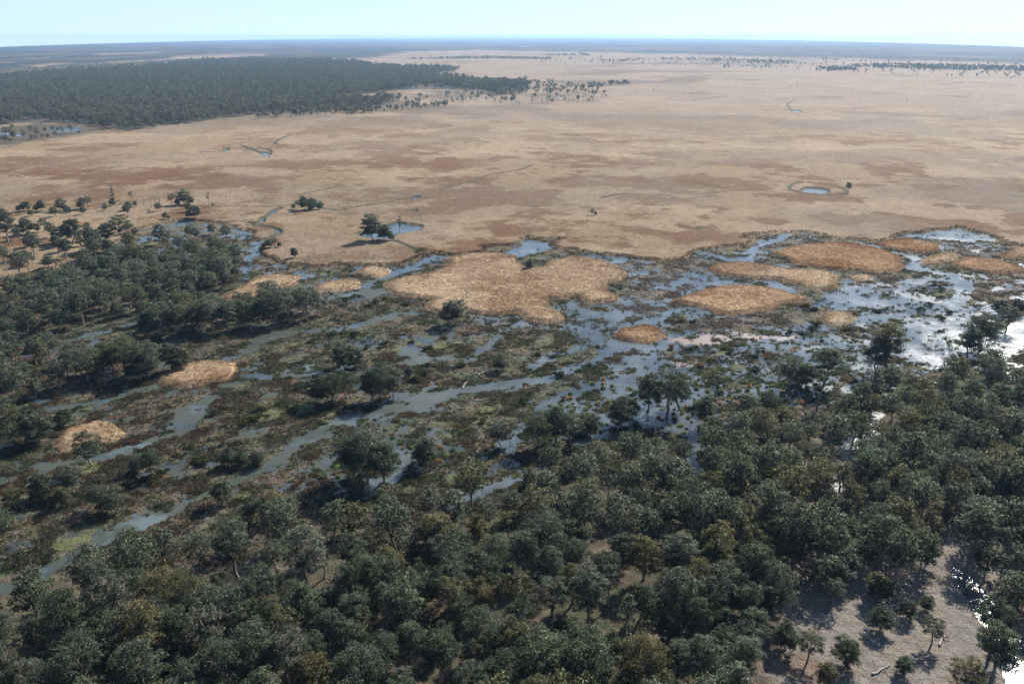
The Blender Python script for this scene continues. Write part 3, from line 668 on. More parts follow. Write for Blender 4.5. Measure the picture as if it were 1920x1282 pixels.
# trees that stand apart: (x, y of the foot, y of the top, shape)
LONE = [(230, 456, 405, 0), (125, 488, 452, 2), (55, 442, 414, 3), (18, 462, 402, 4), (135, 457, 414, 6), (178, 472, 430, 2), (85, 437, 412, 3), (345, 386, 360, 8), (368, 411, 387, 9),
 (322, 387, 366, 8), (392, 386, 364, 10), (310, 413, 401, 3), (165, 393, 371, 8), (115, 398, 376, 9), (80, 398, 378, 8), (214, 381, 353, 10), (48, 398, 380, 8), (700, 453, 407, 8), (749, 436, 406, 10), (720, 452, 430, 9), (855, 609, 562, 6), (848, 609, 568, 8),
 (992, 506, 486, 9), (572, 396, 371, 9), (560, 394, 378, 8), (588, 394, 374, 8), (551, 486, 467, 8), (515, 466, 449, 9), (505, 468, 452, 8), (598, 536, 510, 10), (516, 607, 541, 0), (488, 606, 560, 3), (462, 613, 566, 2), (430, 622, 565, 4), (400, 620, 566, 0),
 (370, 624, 572, 2), (332, 628, 572, 3), (300, 630, 570, 1), (276, 630, 585, 8), (542, 602, 556, 6), (572, 600, 548, 7), (596, 594, 548, 10), (612, 588, 552, 10), (648, 692, 640, 9), (668, 688, 648, 8),
 (240, 702, 634, 0), (213, 697, 640, 1), (192, 694, 646, 3), (276, 708, 640, 6), (262, 716, 668, 8), (325, 695, 645, 2), (340, 692, 650, 8), (716, 748, 684, 0), (738, 742, 690, 3), (698, 752, 700, 2), (766, 705, 688, 9),
 (650, 748, 696, 1), (625, 757, 702, 0), (598, 758, 712, 8), (573, 758, 722, 10), (425, 762, 733, 10), (690, 905, 812, 0), (660, 902, 820, 1), (722, 902, 830, 2), (702, 880, 806, 6), (800, 872, 822, 3), (786, 868, 838, 8), (940, 840, 792, 2), (957, 836, 800, 10),
 (290, 892, 845, 2), (262, 886, 856, 9), (80, 932, 886, 8), (140, 924, 878, 3), (182, 952, 912, 0), (212, 962, 918, 9), (30, 954, 918, 2), (18, 905, 868, 6), (118, 948, 915, 8), (20, 838, 762, 0), (52, 826, 768, 2), (78, 828, 778, 8), (0, 846, 790, 1), (118, 802, 770, 8),
 (415, 946, 905, 8), (476, 978, 938, 3), (512, 974, 926, 0), (535, 966, 934, 8), (432, 875, 845, 8), (486, 872, 846, 9), (455, 876, 850, 8), (1250, 782, 690, 6), (1214, 775, 704, 3), (1274, 768, 706, 2), (1340, 752, 692, 6), (1480, 727, 668, 6), (1500, 722, 676, 8), (1545, 722, 650, 4), (1532, 772, 694, 10),
 (1660, 700, 610, 4), (1640, 706, 640, 2), (1590, 676, 634, 10), (1842, 658, 592, 2), (1815, 668, 612, 3), (1870, 590, 560, 8), (1908, 590, 560, 8), (1885, 622, 575, 6), (1110, 830, 780, 2), (1070, 835, 772, 6), (1100, 812, 770, 8), (1040, 830, 765, 3), (1010, 838, 776, 0), (1165, 800, 750, 8), (1180, 790, 745, 2), (1320, 800, 745, 3), (1400, 790, 740, 2), (1440, 780, 735, 0), (940, 696, 668, 8), (1110, 406, 394, 9), (1589, 364, 344, 4),
 # young trees and shrubs on the dry clearing
 (1512, 1246, 1196, 6), (1586, 1250, 1205, 9), (1650, 1186, 1150, 9), (1746, 1212, 1168, 6), (1545, 1290, 1258, 9), (1640, 1125, 1078, 8), (1560, 1138, 1092, 6), (1800, 1315, 1250, 6), (1700, 1160, 1130, 9), (1690, 1266, 1240, 9), (1475, 1225, 1180, 8), (1735, 1150, 1125, 8)]
_e = []
for i, (a, b, c_, k_) in enumerate(LONE):
    if b < 480 and c_ < 470 and k_ not in (10, 4):
        LONE[i] = (a, b, c_, 8 + i % 2 if i % 3 else 6); hpx = b - c_
        _e.append((a + hpx * (.55 if i % 2 else -.6), b + 1, b + 1 - hpx * .62, 9 - i % 2))
LONE += _e
lone = np.array(LONE, float)
lx, ly = at(lone[:, 0], lone[:, 1])
sl = np.sqrt(lx ** 2 + ly ** 2 + HC ** 2)
lh = (lone[:, 1] - lone[:, 2]) / F * (ly * CP + HC * SP) / (np.hypot(ly, 0) / np.hypot(ly, HC))
lkind = lone[:, 3].astype(int)
lpos = np.stack([lx, ly], 1)
# woods, as polygons of tree feet: (polygon, spacing, shapes)
WOODS = [
 ([(-300, 580), (0, 562), (60, 548), (130, 525), (220, 505), (330, 485), (420, 478), (462, 490), (468, 512), (440, 540), (380, 556), (300, 580), (200, 606), (100, 624), (0, 640), (-300, 700)], 7.8, [0, 1, 2, 3, 4, 6]),
 ([(-200, 690), (0, 672), (60, 668), (120, 675), (165, 690), (175, 708), (160, 728), (100, 742), (40, 752), (0, 760), (-200, 800)], 8.0, [0, 1, 2, 3, 4]),
 ([(275, 600), (330, 598), (420, 585), (500, 575), (560, 575), (600, 585), (600, 600), (520, 608), (420, 622), (300, 630), (265, 625)], 7.2, [0, 2, 3, 6]),
 ([(-200, 470), (0, 445), (60, 430), (150, 432), (240, 440), (330, 440), (420, 440), (440, 455), (400, 470), (300, 480), (200, 498), (120, 500), (40, 520), (-200, 545)], 12.5, [2, 3, 6, 8, 9, 8, 9]),
 ([(-100, 405), (0, 398), (120, 390), (225, 378), (300, 392), (400, 384), (405, 400), (330, 415), (200, 402), (60, 412), (-100, 425)], 15.0, [8, 9, 10]),
 ([(120, 880), (200, 870), (240, 900), (200, 960), (60, 1010), (-60, 1060), (-100, 960), (0, 930)], 13.0, [2, 3, 8, 9, 6]),
 ([(180, 690), (290, 680), (300, 700), (260, 715), (190, 712)], 7.0, [0, 1, 3]),
]
FOREST = [(-600, 1170), (-60, 1140), (0, 1150), (60, 1160), (120, 1150), (200, 1095), (260, 1062), (340, 1052), (420, 1047), (480, 1012), (530, 1012), (600, 1032), (640, 1005), (720, 988), (780, 962), (850, 938), (900, 948), (960, 962), (985, 922), (1040, 868),
          (1100, 882), (1190, 862), (1260, 862), (1330, 842), (1390, 817), (1470, 810), (1580, 802), (1620, 772), (1660, 728), (1720, 738), (1780, 716), (1850, 706), (1930, 745), (2300, 745), (2600, 1500), (1920, 1520), (960, 1520), (0, 1520), (-700, 1500)]
GAPS = [CLEARING, [(1772, 1050), (1815, 1060), (1860, 1120), (1890, 1170), (2000, 1215), (2000, 1420), (1870, 1420), (1862, 1220), (1790, 1110)],
        [(1560, 925), (1570, 880), (1590, 845), (1612, 812), (1640, 790), (1655, 800), (1615, 850), (1590, 900), (1585, 930)], [(1285, 920), (1290, 850), (1315, 840), (1320, 900), (1308, 930)],
        [(330, 1175), (350, 1150), (390, 1120), (400, 1135), (360, 1165), (345, 1185)], [(600, 1160), (640, 1115), (660, 1125), (640, 1150)]]
w_forest = W(FOREST); w_gaps = [W(g) for g in GAPS]
def fill(poly_w, spacing, n):
    lo, hi = poly_w.min(0), poly_w.max(0); P = R_.uniform(lo, hi, (n, 2)); d = sdf_poly(P[:, 0], P[:, 1], poly_w, 5.0); return P[d > 0]
tx, ty, tk = [], [], []
P = fill(w_forest, 7, 80000)
P = P[np.abs(P[:, 0]) < 1.05 * (P[:, 1] * CP + HC * SP)]
g = np.full(len(P), -9.0)
for w in w_gaps: sdf_poly(P[:, 0], P[:, 1], w, 9, g)
P = P[g < -.5]
dens = fbm(P[:, 0], P[:, 1], 28, 3, 501)
k = thin(P, 4.5 + 3.3 * np.clip(dens - .42, 0, .5) * 2.2 + 3.2 * sstep(30, 2, sdf_poly(P[:, 0], P[:, 1], w_forest, 40)), lpos); forest = P[k]
woods = []; woods_k = []
for poly, spc, kinds in WOODS:
    pw = W(poly); Q = fill(pw, spc, 12000); kk = thin(Q, spc, lpos); woods.append(Q[kk]); woods_k.append(R_.choice(kinds, len(kk)))
woods = np.concatenate(woods); woods_k = np.concatenate(woods_k)
hh, _, zz = ground(woods[:, 0], woods[:, 1]); ok = zz['ch'] < np.where(woods[:, 1] > 430, -3.5, -1.0); woods = woods[ok]; woods_k = woods_k[ok]
forest_k = R_.choice([0, 1, 2, 3, 4, 5, 6, 7, 8, 9, 10], len(forest), p=[.15, .13, .13, .11, .11, .09, .1, .07, .05, .03, .03])
print('lone', len(LONE), 'forest', len(forest), 'woods', len(woods), 'lone', len(lone))

TONES = [('grey-green', (.090, .110, .080)), ('silvery', (.124, .138, .108)), ('dark green', (.076, .100, .066)), ('olive', (.102, .112, .062)), ('pale green', (.114, .134, .091)), ('yellowish', (.126, .122, .064))]
ITEMS = []
def place_tree(x, y, z, kind, height, rz, wide=1.0):
    tm, cm, H, R, w = TREE_KINDS[kind]
    e = bpy.data.objects.new('gum_tree', None); COL.objects.link(e); e.location = (x, y, z); e.rotation_euler = (0, 0, rz)
    s = height / H; e.scale = (s * wide, s * wide, s); e.empty_display_size = .1
    t = bpy.data.objects.new('trunk', tm); COL.objects.link(t); t.parent = e
    c = bpy.data.objects.new('crown', cm); COL.objects.link(c); c.parent = e
    ti = int(R_.choice(6, p=[.34, .12, .24, .14, .10, .06])); v = R_.uniform(.9, 1.12); c.color = (*(a * v for a in TONES[ti][1]), 1)
    e['category'] = 'tree'; e['group'] = 'gum trees'
    ITEMS.append((e, '%s %s gum tree' % (TONES[ti][0], w), x, y, z, height)); return e
hz, _, _ = ground(lx, ly)
for i in range(len(lone)):
    e = place_tree(lx[i], ly[i], max(hz[i], -.3), lkind[i], lh[i], R_.uniform(0, 6.28), R_.uniform(.95, 1.2))
# the nearest trees of the forest are things; the rest of the wood is one mass
dist = np.sqrt((forest ** 2).sum(1)); ppx, ppy = pix(forest[:, 0], forest[:, 1], 9.0)
vis = (ppx > -60) & (ppx < 1980) & (ppy < 1310)
score = np.where(vis, dist, 1e9); order = np.argsort(score); NF = max(0, 312 - len(lone)); near_i = order[:NF]; rest_i = order[NF:]
fz, _, _ = ground(forest[:, 0], forest[:, 1])
fh = np.array([TREE_KINDS[k][2] for k in forest_k]) * R_.uniform(.56, .98, len(forest))
for i in near_i:
    e = place_tree(forest[i, 0], forest[i, 1], max(fz[i], -.3), forest_k[i], fh[i], R_.uniform(0, 6.28), R_.uniform(.92, 1.12))
hw, _, _ = ground(woods[:, 0], woods[:, 1])
PA = np.concatenate([np.c_[forest[rest_i], np.maximum(fz[rest_i], -.3)], np.c_[woods, np.maximum(hw, -.3)]])
KA = np.concatenate([forest_k[rest_i], woods_k]); n = len(PA)
SA = np.concatenate([fh[rest_i] / np.array([TREE_KINDS[k][2] for k in forest_k[rest_i]]), R_.uniform(.62, 1.0, len(woods)) * np.where(woods[:, 1] > 500, .72, 1)])
scatter('gum_woodland', PA, protos, KA, np.c_[np.zeros(n), np.zeros(n), R_.uniform(0, 6.28, n)], np.c_[SA, SA, SA] * R_.uniform(.93, 1.1, (n, 3)),
        kind='stuff', label='grey-green gum woodland behind the nearest trees and along the marsh', category='woodland')

# far wood: one mass beyond the plain
px_, py_ = [], []
lo, hi = w_far.min(0), w_far.max(0)
S_ = R_.uniform(-.85, .85, 90000); PY = R_.uniform(112, 250, 90000)
# even density on the ground, thinning with distance
Yf = np.exp(R_.uniform(np.log(1050), np.log(6500), 260000)); Sf = R_.uniform(-.8, .2, 260000); Xf = Sf * (Yf * CP + HC * SP)
d = sdf_poly(Xf + (fbm(Xf, Yf, 60, 3, 5) - .5) * 60, Yf + (fbm(Xf, Yf, 60, 3, 8) - .5) * 60, w_far, 5.0); Pf = np.stack([Xf, Yf], 1)[(d > 0)]; dd_ = sdf_poly(Pf[:, 0], Pf[:, 1], w_far, 140); gp_ = fbm(Pf[:, 0], Pf[:, 1], 90, 4, 951, .6); Pf = Pf[(R_.uniform(0, 1, len(Pf)) < sstep(-20, 110, dd_) * .85 + .15) & (gp_ > .34)]
kf = thin(Pf[:, :], 8.5 * np.clip(Pf[:, 1] / 2200, 1, 1.4)) ; Pf = Pf[kf]
# scattered trees and belts far out on the plain
nwood = len(Pf)
BELTS = [([(760, 112), (900, 107), (1030, 110), (1040, 113), (900, 112), (780, 113)], 500), ([(1010, 104), (1100, 102), (1110, 106), (1030, 107)], 120), ([(1120, 115), (1200, 112), (1215, 117), (1130, 118)], 60),
         ([(1240, 110), (1380, 112), (1500, 117), (1480, 122), (1330, 117), (1240, 114)], 260), ([(1530, 129), (1580, 128), (1612, 133), (1560, 135)], 120), ([(1590, 124), (1680, 121), (1800, 124), (1980, 130), (1980, 137), (1800, 134), (1680, 130), (1610, 128)], 900),
         ([(1140, 158), (1178, 157), (1180, 160), (1142, 161)], 30), ([(900, 108), (1920, 112), (1920, 150), (1300, 128), (1000, 118)], 420), ([(1000, 155), (1140, 160), (1120, 178), (1000, 178)], 120), ([(840, 170), (900, 176), (960, 184), (1060, 180), (1130, 168), (1140, 184), (1120, 192), (980, 197), (870, 195), (760, 203), (740, 196)], 60), ([(640, 212), (760, 204), (880, 198), (760, 210), (650, 218)], 60), ([(0, 246), (200, 244), (160, 256), (0, 272)], 26), ([(480, 218), (700, 205), (700, 212), (480, 226)], 80),
         ([(735, 102), (760, 96), (900, 94), (1000, 95), (1280, 101), (1600, 110), (1920, 119), (1990, 123), (1990, 120), (1600, 108), (1000, 93), (900, 92), (735, 97)], 2600), ([(-60, 147), (60, 139), (250, 126), (400, 113), (400, 109), (250, 121), (60, 133), (-60, 140)], 900)]
for poly, nn in BELTS:
    pw = W(poly); a = np.array(poly, float); q = np.c_[R_.uniform(a[:, 0].min(), a[:, 0].max(), nn * 4), R_.uniform(a[:, 1].min(), a[:, 1].max(), nn * 4)]
    qx, qy = at(q[:, 0], q[:, 1]); dd = sdf_poly(qx, qy, pw, 5.0); s = np.nonzero(dd > 0)[0][:nn]; Pf = np.concatenate([Pf, np.c_[qx[s], qy[s]]])
print('far trees', len(Pf))
n = len(Pf); sf = R_.uniform(.55, 1.25, n); sf[nwood:] *= .68
scatter('distant_forest', np.c_[Pf, np.full(n, .8)], protos_far, R_.integers(0, 6, n), np.c_[np.zeros(n), np.zeros(n), R_.uniform(0, 6.28, n)], np.c_[sf, sf, sf],
        kind='stuff', label='blue-green forest filling the left distance beyond the reed plain', category='forest')

# ------------------------------------------------------------------ reeds
def blade_fan(r, nb, hgt, spread, wid):
    V, T, N = [], [], []
    for i in range(nb):
        a = r.uniform(0, 6.28); p = r.normal(0, spread, 2); ln = r.uniform(.05, .45); hh_ = hgt * r.uniform(.6, 1.15); w = wid * r.uniform(.7, 1.3)
        b = r.uniform(0, 6.28); t = np.array([math.cos(b), math.sin(b), 0]) * w * .5
        base = np.array([p[0], p[1], -.1]); tip = base + [math.cos(a) * ln * hh_, math.sin(a) * ln * hh_, hh_]; mid = base * .45 + tip * .55 + [0, 0, .08 * hh_]
        k = len(V); V += [base - t, base + t, mid + t * .9, tip, mid - t * .9]
        T += [(k, k + 1, k + 2), (k, k + 2, k + 4), (k + 4, k + 2, k + 3)]
        nn = np.array([math.cos(a) * .35, math.sin(a) * .35, .9]) + r.normal(0, .2, 3); N += [nn / np.linalg.norm(nn)] * 5
    return np.array(V), np.array(T), np.array(N)
tufts = bpy.data.collections.new('tuft_sources')
for i in range(5):
    v, t, nrm = blade_fan(np.random.default_rng(600 + i), 22, 1.0, .36, .12)
    me = mesh_np('tuft_%d' % i, v, tris=t, mats=[M_reed], smooth=True); me.normals_split_custom_set_from_vertices([tuple(x) for x in nrm])
    tufts.objects.link(bpy.data.objects.new('tuft_%d' % i, me))
# reeds of the plain, dense at its edge
n0 = 420000
pyv = R_.uniform(150, 560, n0); pxv = R_.uniform(-120, 2040, n0)
qx, qy = at(pxv, np.minimum(pyv + 90, 560)); 
sel = R_.uniform(0, 1, n0) < 1.0
hq, cq, zq = ground(qx, qy)
fd = zq['f']
ok = (fd > .2) & (zq['ch'] < -.3) & (zq['cr'] < -.2) & (zq['isl'] < -.5) & (hq > .2) & (qy < 950)
pr = sstep(4, 1.0, fd) * sstep(850, 520, qy)
ok &= R_.uniform(0, 1, n0) < pr
Pr, cr_, n = np.c_[qx, qy, hq][ok], cq[ok], ok.sum()
print('plain reeds', n)
sz = R_.uniform(.7, 1.25, n)
scatter('reeds', Pr, tufts, R_.integers(0, 5, n), np.c_[R_.normal(0, .1, n), R_.normal(0, .1, n), R_.uniform(0, 6.28, n)], np.c_[sz * 1.0, sz * 1.0, sz * np.where(fd[ok] < 2.5, .5, .36)],
        np.clip(cr_ * R_.uniform(.95, 1.5, n)[:, None], 0, 1), kind='stuff', label='tan reed bed covering the wide plain beyond the marsh', category='reeds')
# sedge and rushes of the marsh
n0 = 400000
pyv = 440 + 640 * R_.beta(1.0, 1.5, n0); pxv = R_.uniform(-100, 2020, n0)
qx, qy = at(pxv, pyv); hq, cq, zq = ground(qx, qy)
ok = (zq['f'] < .5) & (hq > -.30) & (zq['isl'] < -.3) & (zq['fl'] < 4)
dnn = fbm(qx, qy, 5, 4, 701, .65); ok &= dnn > np.where(hq > -.02, .30, np.where(zq['sg'] > -2, .47, .60)); cq = np.where((hq < -.02)[:, None], np.where((zq['sg'] > -2)[:, None], [.14, .115, .09], [.07, .08, .04]), cq)
hq = np.maximum(hq, -.12)
Pr, cr_, n = np.c_[qx, qy, hq][ok], cq[ok], ok.sum(); print('sedge', n)
sz = R_.uniform(.25, .6, n) * (.5 + sstep(.4, .7, dnn[ok])) * (1 - .7 * zq['gsp'][ok])
scatter('sedge', Pr, tufts, R_.integers(0, 5, n), np.c_[R_.normal(0, .15, n), R_.normal(0, .15, n), R_.uniform(0, 6.28, n)], np.c_[sz * 1.5, sz * 1.5, sz],
        np.clip(cr_ * R_.uniform(.85, 1.5, n)[:, None], 0, 1), kind='stuff', label='low grey-brown and reddish sedge covering the flooded marsh', category='sedge')

# reed islands: each one a thing, a mound crowded with reed blades
def reed_island(key, poly, seed):
    r = np.random.default_rng(seed)
    lo, hi = poly.min(0) - 2, poly.max(0) + 2; st = .9
    gx, gy = np.meshgrid(np.arange(lo[0], hi[0], st), np.arange(lo[1], hi[1], st)); X, Y = gx.ravel(), gy.ravel()
    def sd(X, Y):
        wx = (fbm(X, Y, 14, 3, 5) - .5) * 7 + (fbm(X, Y, 3.2, 2, 25) - .5) * 2.2; wy = (fbm(X, Y, 14, 3, 9) - .5) * 7 + (fbm(X, Y, 3.2, 2, 29) - .5) * 2.2
        return sdf_poly(X + wx * .55, Y + wy * .55, poly, 25)
    d = sd(X, Y); z = -.5 + 1.9 * sstep(-.9, .8, d) + .5 * (fbm(X, Y, 4, 3, 801) - .5) * sstep(0, 2, d)
    q = grid_quads(*gx.shape); q = q[(d[q] > -1.2).any(1)]
    u, inv = np.unique(q, return_inverse=True); V = np.stack([X[u], Y[u], z[u]], 1); q = inv.reshape(-1, 4)
    # blades
    n = int((d > 0).sum() * st * st * 2.8); P = r.uniform(lo, hi, (n * 4, 2)); dp = sd(P[:, 0], P[:, 1]); kp = (dp > -.75) & (r.uniform(0, 1, len(dp)) < np.where(dp < 3, 1, .55)); P = P[kp]; dp = dp[kp]; P = P[:n]; dp = dp[:n]
    z0 = -.5 + 1.9 * sstep(-.9, .8, dp) + .5 * (fbm(P[:, 0], P[:, 1], 4, 3, 801) - .5) * sstep(0, 2, dp)
    fans = [blade_fan(np.random.default_rng(900 + j), 9, .44, .36, .13) for j in range(8)]
    Vs = [V]; Ts = []; Ns = [np.zeros((len(V), 3))]; off = len(V); nv0 = off
    kind = r.integers(0, 8, len(P)); ang = r.uniform(0, 6.28, len(P)); s = r.uniform(.6, 1.2, len(P)) * np.where(dp < 1.2, 1.15, .9)
    for j in range(8):
        m = kind == j
        if not m.any(): continue
        fv, ft, fn = fans[j]; ca, sa = np.cos(ang[m])[:, None], np.sin(ang[m])[:, None]; ss = s[m][:, None]
        X_ = (fv[None, :, 0] * ca - fv[None, :, 1] * sa) * ss + P[m][:, :1]; Y_ = (fv[None, :, 0] * sa + fv[None, :, 1] * ca) * ss + P[m][:, 1:]; Z_ = fv[None, :, 2] * ss + z0[m][:, None]
        Vs.append(np.stack([X_, Y_, Z_], -1).reshape(-1, 3)); cnt = m.sum()
        Ns.append(np.stack([fn[None, :, 0] * ca - fn[None, :, 1] * sa, fn[None, :, 0] * sa + fn[None, :, 1] * ca, fn[None, :, 2] + 0 * ca], -1).reshape(-1, 3))
        Ts.append((ft[None] + (np.arange(cnt) * len(fv))[:, None, None]).reshape(-1, 3) + off); off += cnt * len(fv)
    V = np.concatenate(Vs); N = np.concatenate(Ns)
    ctr = np.array([*poly.mean(0), 0]); V = V - ctr
    tr = np.concatenate(Ts); me = mesh_np('reed_island', V, q, tr, mats=[M_thatch, M_island], mat_idx=[0] * len(q) + [1] * len(tr), smooth=True)
    me.normals_split_custom_set_from_vertices([tuple(x) for x in N])
    X, Y = V[:, 0] + ctr[0], V[:, 1] + ctr[1]; t = np.tile(np.array([.350, .258, .168]), (len(X), 1))
    t = mixc(t, [.262, .172, .104], sstep(.46, .62, fbm(X, Y, 26, 4, 131, .6)) * .9); t = mixc(t, [.43, .325, .215], sstep(.5, .66, fbm(X, Y, 18, 4, 311, .55)) * .8)
    t = t * (.84 + .32 * fbm(X, Y, 2.0, 2, 401, .7))[:, None] * TONE.get(key, (1, 1, 1))
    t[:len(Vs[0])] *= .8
    color_attr(me, 'Col', t)
    o = link('reed_island', me); o.location = ctr; return o
TONE = {'rusty': (.75, .66, .6), 'diamond': (.95, .88, .82), 'round': (.92, .9, .86), 'lens': (.9, .86, .82), 'pale': (1.0, 1.05, 1.1), 'north': (.9, .8, .72), 'flat': (.85, .75, .68), 'tongue': (.9, .8, .72)}
def mat_island(tr_):
    m, nt, out = new_mat('island_reeds'); L = nt.links
    a = node(nt, 'ShaderNodeAttribute', attribute_name='Col')
    d = node(nt, 'ShaderNodeBsdfDiffuse'); t = node(nt, 'ShaderNodeBsdfTranslucent'); L.new(a.outputs['Color'], d.inputs[0]); L.new(a.outputs['Color'], t.inputs[0])
    mx = node(nt, 'ShaderNodeMixShader'); mx.inputs[0].default_value = tr_; L.new(d.outputs[0], mx.inputs[1]); L.new(t.outputs[0], mx.inputs[2]); L.new(mx.outputs[0], out.inputs[0]); return m
M_island = mat_island(.5); M_thatch = mat_island(0)
ILAB = {'big': 'largest tan reed island, ragged outline, in the middle of the marsh', 'diamond': 'rusty diamond-shaped reed island with dark front edge', 'long': 'long thin tan reed island behind the rusty diamond-shaped one',
 'north': 'broad brown reed island against the edge of the plain', 'tongue': 'brown reed tongue just below the star-shaped pond', 'wedge': 'small wedge of reeds between channel and broad brown island', 'flat': 'flat brown reed island at the bend of the bright channel',
 'edge': 'brown reed bed cut by the photo edge', 'button': 'tiny round reed patch below the broad brown island', 'pale': 'small pale oval reed island beside the bright channel', 'rusty': 'rust-coloured reed clump standing alone in the blue channel',
 'oval': 'small oval reed patch beside the mottled channel', 'strip': 'narrow strip of orange reeds along the pale pool', 'bend': 'low reed bank among trees beside the wooded channel', 'lens': 'lens-shaped tan reed island ringed by red water weed', 'round': 'rounded straw-coloured reed island, the smaller one in the lower marsh'}
for i, (kx, pw) in enumerate(w_isl.items()):
    o = reed_island(kx, pw, 1000 + i); o['category'] = 'reed bed'; o['group'] = 'reed islands'; o['label'] = ILAB[kx]

# ------------------------------------------------------------------ dead trees, shrubs, tussocks, fallen timber
DEADM = []
for i in range(4):
    r = np.random.default_rng(700 + i); H = 12; bag, tips = skeleton(r, H, 3.2 if i < 3 else 1.2, [.3, .45, .38, .6][i], [4, 3, 3, 2][i], False, True)
    DEADM.append((mesh_np('dead_tree', *bag.get(), mats=[M_dead], smooth=True), H))
DEAD = [(875, 563, 531), (1104, 670, 616), (1088, 672, 630), (472, 622, 604), (82, 326, 314), (243, 335, 322), (254, 349, 338), (160, 372, 352), (140, 378, 358), (205, 372, 352), (212, 368, 345), (228, 384, 365), (258, 388, 372), (270, 390, 370), (285, 392, 368), (292, 388, 366),
        (300, 386, 362), (333, 386, 352), (415, 378, 360), (425, 382, 364), (20, 528, 490), (38, 520, 482), (55, 512, 478), (28, 470, 448), (65, 480, 455), (10, 500, 470), (440, 408, 396), (455, 404, 392), (590, 488, 466), (580, 492, 472), (566, 478, 462), (1103, 405, 393), (785, 560, 546), (714, 568, 552),
        (740, 484, 470), (553, 352, 343), (582, 336, 326), (690, 380, 370), (1225, 174, 164), (1480, 168, 160), (560, 895, 842), (575, 900, 858), (1392, 812, 770), (1420, 700, 672), (415, 1010, 962), (610, 1085, 1020), (455, 1112, 1096), (330, 1160, 1110), (1390, 640, 618), (895, 715, 700), (700, 1075, 1030), (1240, 1130, 1085), (930, 1180, 1130), (160, 1190, 1140), (250, 1240, 1190), (1100, 990, 950), (1390, 1010, 965), (1690, 930, 890), (1180, 1230, 1180), (560, 1210, 1165), (1850, 930, 885), (1700, 192, 184), (1495, 160, 152)]
_b = W([(850, 172), (900, 178), (960, 186), (1060, 182), (1130, 170), (1140, 185), (1120, 194), (980, 198), (870, 196), (760, 204), (740, 196)])
for poly, nn in ((_b, 150),):
    Q = fill(poly, 8, 9000); Q = Q[thin(Q, 7.0)][:nn]
    qx_, qy_ = pix(Q[:, 0], Q[:, 1]); DEAD += [(a, b, b - R_.uniform(5, 11)) for a, b in zip(qx_, qy_)]
DEAD = np.array(DEAD, float); dx_, dy_ = at(DEAD[:, 0], DEAD[:, 1]); dzz, _, _ = ground(dx_, dy_)
for i in range(len(DEAD)):
    me, H = DEADM[R_.integers(0, 4)]
    o = link('dead_tree', me); hgt = (DEAD[i, 1] - DEAD[i, 2]) / F * (dy_[i] * CP + HC * SP) / (dy_[i] / math.hypot(dy_[i], HC))
    o.location = (dx_[i], dy_[i], max(dzz[i], -.2)); s_ = hgt / H; wd_ = 2.2 if dy_[i] > 1200 else 1.0; o.scale = (s_ * wd_, s_ * wd_, s_); o.rotation_euler = (0, 0, R_.uniform(0, 6.28))
    o['category'] = 'dead tree'; o['group'] = 'dead trees'; ITEMS.append((o, 'bare grey dead tree', dx_[i], dy_[i], 0, hgt))
# leafy shrubs of the marsh
r = np.random.default_rng(740); SHR = []
for i in range(3):
    tips = [np.array([r.normal(0, .8), r.normal(0, .5), r.uniform(.3, .9)]) for _ in range(9)]
    SHR.append(finish_leaves('marsh_shrub', *crown_mesh('c', r, tips, 1.6, 1.8, 1500, .26, M_leaf_own, (.28, .42), 6), M_leaf_own))
SHRUB = [(1290, 657), (1305, 653), (1335, 660), (1350, 655), (1370, 660), (1260, 655), (1255, 600), (1270, 604), (1300, 606), (1480, 628), (1500, 622), (1522, 616), (1530, 608), (1410, 668), (1420, 662), (1435, 670), (1400, 662), (1510, 580), (1518, 582), (1505, 572), (1700, 575), (1720, 585), (1740, 575),
         (1760, 560), (1730, 545), (1750, 540), (1765, 545), (1640, 582), (1660, 588), (1600, 592), (1780, 590), (1770, 598), (860, 690), (800, 690), (825, 690), (845, 692), (700, 570), (720, 560), (690, 575), (740, 568), (760, 572), (475, 772), (500, 770), (480, 790), (460, 795), (440, 786), (400, 775), (420, 768),
         (1005, 665), (1030, 672), (1050, 664), (1105, 690), (1085, 698), (1045, 703), (1200, 735), (1190, 738), (1222, 742), (1110, 742), (1100, 738), (790, 708), (770, 712), (690, 770), (660, 770), (640, 830), (350, 860), (380, 868), (330, 855), (240, 895), (270, 905), (300, 895), (355, 838), (390, 845), (415, 838), (440, 836),
         (590, 640), (620, 634), (655, 632), (560, 730), (740, 790), (850, 806), (870, 812), (905, 795), (930, 852), (980, 758), (1060, 748), (1330, 680), (1310, 690), (1350, 740), (1440, 750), (1420, 700), (1590, 622), (1620, 630), (1650, 640), (1470, 700), (1540, 640), (720, 650), (770, 640), (800, 655), (655, 662), (690, 655), (640, 560), (665, 556), (1490, 470)]
SHRUB = np.array(SHRUB, float) + R_.normal(0, 2, (len(SHRUB), 2)); dx_, dy_ = at(SHRUB[:, 0], SHRUB[:, 1]); dzz, _, _ = ground(dx_, dy_)
SCOL = [('dark green', (.040, .056, .024)), ('olive', (.075, .078, .032)), ('rusty brown', (.125, .078, .042)), ('bright green', (.075, .105, .030))]
for i in range(len(SHRUB)):
    o = link('marsh_shrub', SHR[R_.integers(0, 3)]); s_ = R_.uniform(.8, 1.7); o.location = (dx_[i], dy_[i], max(dzz[i], -.05) - .1); o.scale = (s_ * R_.uniform(1, 1.5), s_, s_ * R_.uniform(.7, 1.1)); o.rotation_euler = (0, 0, R_.uniform(-.5, 1.2))
    ci = int(R_.choice(4, p=[.55, .25, .12, .08])); o.color = (*SCOL[ci][1], 1)
    o['category'] = 'shrub'; o['group'] = 'marsh shrubs'; ITEMS.append((o, 'low %s shrub' % SCOL[ci][0], dx_[i], dy_[i], 0, 1.2))
